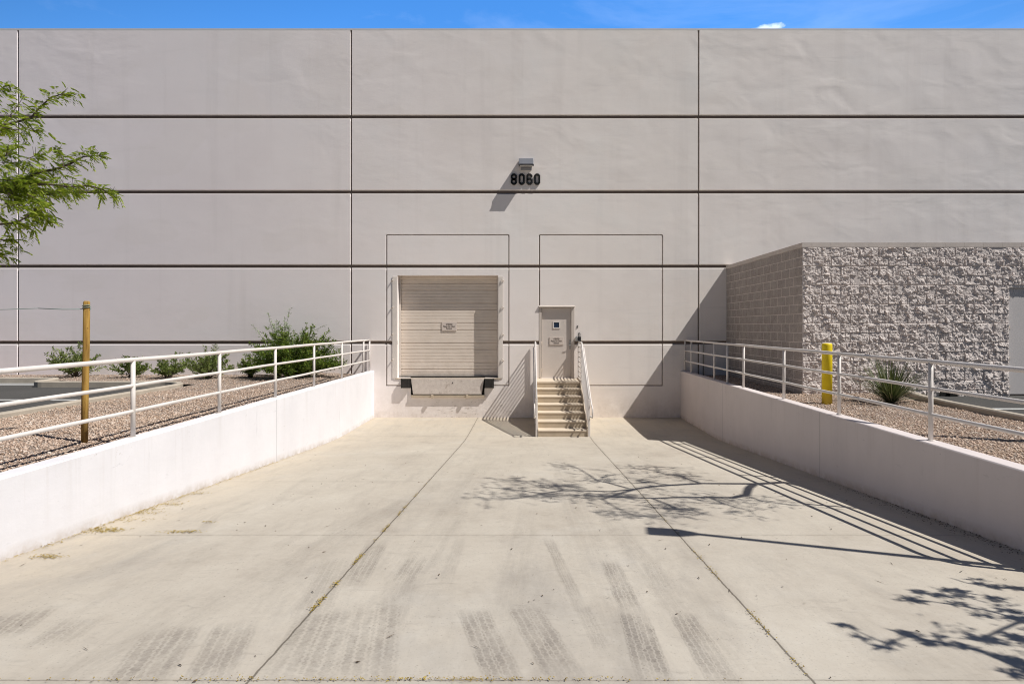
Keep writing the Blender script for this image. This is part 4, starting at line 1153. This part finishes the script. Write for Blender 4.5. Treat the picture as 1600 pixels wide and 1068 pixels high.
for k in range(1500):     # in the left joint
    y = random.triangular(2.8, 9.5, 3.6)
    if noise.noise(Vector((0, y*3, 5))) < .06: continue
    litter(-1.52, y, 1, .011, .02, .008, .02)
for k in range(420):
    y = random.triangular(2.8, 8, 4); 
    if noise.noise(Vector((0, y*2.2, 9))) < .02: continue
    litter(1.55, y, 1, .009, .02, .008, .018)
for k in range(420): litter(random.uniform(-4,1.6)*random.random()-.3, 3.15, 1, .02, .010, .006, .016)
o = link('leaf_litter', mb, M['litter']); o['kind'] = 'stuff'; o['label'] = 'mustard brown leaf litter along the left wall and ramp joints'; o['category'] = 'leaf litter'
mb = MB()
for k in range(300):
    y = random.uniform(2.9, 12)**1.0; x = random.uniform(-4.5, 4.5)
    b = Vector((x, y, floor_z(y)+.006)); an = random.uniform(0, 6.28); L = random.choice([.012,.018,.025,.04,.08])
    mb.leaf(b, Vector((math.cos(an), math.sin(an), .03)), Vector((-math.sin(an), math.cos(an), .3)), L, min(.012, L*.45) if L < .06 else .005)
for k in range(500):
    y = random.triangular(4.6, 9, 6); x = 4.62 - abs(random.gauss(0, .10)); b = Vector((x, y, floor_z(y)+.006)); an = random.uniform(0, 6.28)
    mb.leaf(b, Vector((math.cos(an), math.sin(an), .1)), Vector((-math.sin(an), math.cos(an), .3)), random.uniform(.015,.03), .01)
o = link('twig_bits', mb, M['twig']); o['kind'] = 'stuff'; o['label'] = 'dark scattered twigs and grit on the concrete ramp'; o['category'] = 'twigs'

# ------------------------------------------------------------------ camera, light, sky
cam = bpy.data.cameras.new('camera'); co = bpy.data.objects.new('camera', cam); COL.objects.link(co)
co.location = (0, 0, CZ); co.rotation_euler = (math.radians(90), 0, 0)
cam.sensor_width = 36; cam.lens = 36*F/1600; cam.shift_x = -25/1600; cam.shift_y = -24/1600
cam.clip_start = .05; cam.clip_end = 3000
scene.camera = co

sun = bpy.data.lights.new('sun', 'SUN'); sun.energy = 5.0; sun.angle = math.radians(.34); sun.color = (1.0, .97, .92)
so = bpy.data.objects.new('sun', sun); COL.objects.link(so)
dirv = Vector((-SUN_A, SUN_C, -1)).normalized()
so.rotation_euler = dirv.to_track_quat('-Z', 'Y').to_euler(); so.location = (10, -5, 20)
elev = math.asin(-dirv.z); rot = math.atan2(SUN_A, -SUN_C)

w = bpy.data.worlds.new('World'); scene.world = w; w.use_nodes = True
nt = w.node_tree; bg = nt.nodes['Background']
sky = nt.nodes.new('ShaderNodeTexSky'); sky.sky_type = 'NISHITA'; sky.sun_disc = False
sky.sun_elevation = elev; sky.sun_rotation = rot; sky.altitude = 400; sky.air_density = 1.0; sky.dust_density = .25; sky.ozone_density = 2.5
hs = nt.nodes.new('ShaderNodeHueSaturation'); hs.inputs['Saturation'].default_value = 1.33; hs.inputs['Hue'].default_value = .505; hs.inputs['Value'].default_value = 1.0
nt.links.new(sky.outputs[0], hs.inputs['Color'])
tc = nt.nodes.new('ShaderNodeTexCoord'); mp = nt.nodes.new('ShaderNodeMapping'); mp.inputs['Scale'].default_value = (1.3, 1.3, 4.0); mp.inputs['Location'].default_value = (.35, .1, .2)
nt.links.new(tc.outputs['Generated'], mp.inputs['Vector'])
nz = nt.nodes.new('ShaderNodeTexNoise'); nz.inputs['Scale'].default_value = 2.2; nz.inputs['Detail'].default_value = 8; nz.inputs['Roughness'].default_value = .6; nz.inputs['Distortion'].default_value = .5
nt.links.new(mp.outputs[0], nz.inputs['Vector'])
rp = nt.nodes.new('ShaderNodeValToRGB'); rp.color_ramp.elements[0].position = .5; rp.color_ramp.elements[0].color = (0,0,0,1); rp.color_ramp.elements[1].position = .8; rp.color_ramp.elements[1].color = (.11,.11,.11,1)
nt.links.new(nz.outputs['Fac'], rp.inputs[0])
mx = nt.nodes.new('ShaderNodeMix'); mx.data_type = 'RGBA'; mx.inputs[7].default_value = (7, 7.4, 8, 1)
# one small cumulus low in the north
cs = nt.nodes.new('ShaderNodeSeparateXYZ'); nt.links.new(tc.outputs['Generated'], cs.inputs[0])
def mth(op, a, b):
    n = nt.nodes.new('ShaderNodeMath'); n.operation = op
    for i_, v_ in enumerate((a, b)):
        if isinstance(v_, (int, float)): n.inputs[i_].default_value = v_
        else: nt.links.new(v_, n.inputs[i_])
    return n.outputs[0]
cd = Vector((370/900, 1, 464/900)).normalized()
ex = mth('DIVIDE', mth('SUBTRACT', cs.outputs[0], cd.x), .026); ez = mth('DIVIDE', mth('SUBTRACT', cs.outputs[2], cd.z), .0062)
rr_ = mth('ADD', mth('MULTIPLY', ex, ex), mth('MULTIPLY', ez, ez))
cn = nt.nodes.new('ShaderNodeTexNoise'); cn.inputs['Scale'].default_value = 70; cn.inputs['Detail'].default_value = 5; nt.links.new(tc.outputs['Generated'], cn.inputs['Vector'])
cm = nt.nodes.new('ShaderNodeMapRange'); cm.inputs['From Min'].default_value = .95; cm.inputs['From Max'].default_value = .2; cm.inputs['To Max'].default_value = .45
nt.links.new(mth('ADD', rr_, mth('MULTIPLY', mth('SUBTRACT', cn.outputs['Fac'], .5), 2.2)), cm.inputs['Value'])
ns = nt.nodes.new('ShaderNodeMath'); ns.operation = 'MULTIPLY'; ns.inputs[1].default_value = 1.0
gy = nt.nodes.new('ShaderNodeMapRange'); gy.inputs['From Min'].default_value = .3; gy.inputs['From Max'].default_value = .4; nt.links.new(cs.outputs[1], gy.inputs['Value'])
mxx = mth('MAXIMUM', rp.outputs[0], mth('MULTIPLY', cm.outputs[0], gy.outputs[0]))
nt.links.new(mxx, mx.inputs[0]); nt.links.new(hs.outputs[0], mx.inputs[6]); nt.links.new(mx.outputs[2], bg.inputs['Color'])
bg.inputs['Strength'].default_value = .032
# gain added toward the north only: bright sky there, dim fill elsewhere
sx = nt.nodes.new('ShaderNodeSeparateXYZ'); nt.links.new(tc.outputs['Generated'], sx.inputs[0])
m1 = nt.nodes.new('ShaderNodeMapRange'); m1.inputs['From Min'].default_value = .35; m1.inputs['From Max'].default_value = .85; m1.inputs['To Min'].default_value = 1; m1.inputs['To Max'].default_value = 8.6
nt.links.new(sx.outputs[1], m1.inputs['Value'])
vm = nt.nodes.new('ShaderNodeVectorMath'); vm.operation = 'SCALE'
nt.links.new(mx.outputs[2], vm.inputs[0]); nt.links.new(m1.outputs[0], vm.inputs['Scale']); nt.links.new(vm.outputs[0], bg.inputs['Color'])

scene.view_settings.view_transform = 'Standard'; scene.view_settings.look = 'None'
scene.view_settings.exposure = 0; scene.view_settings.gamma = 1
scene.cycles.filter_width = 1.05
scene.cycles.max_bounces = 8; scene.cycles.diffuse_bounces = 4
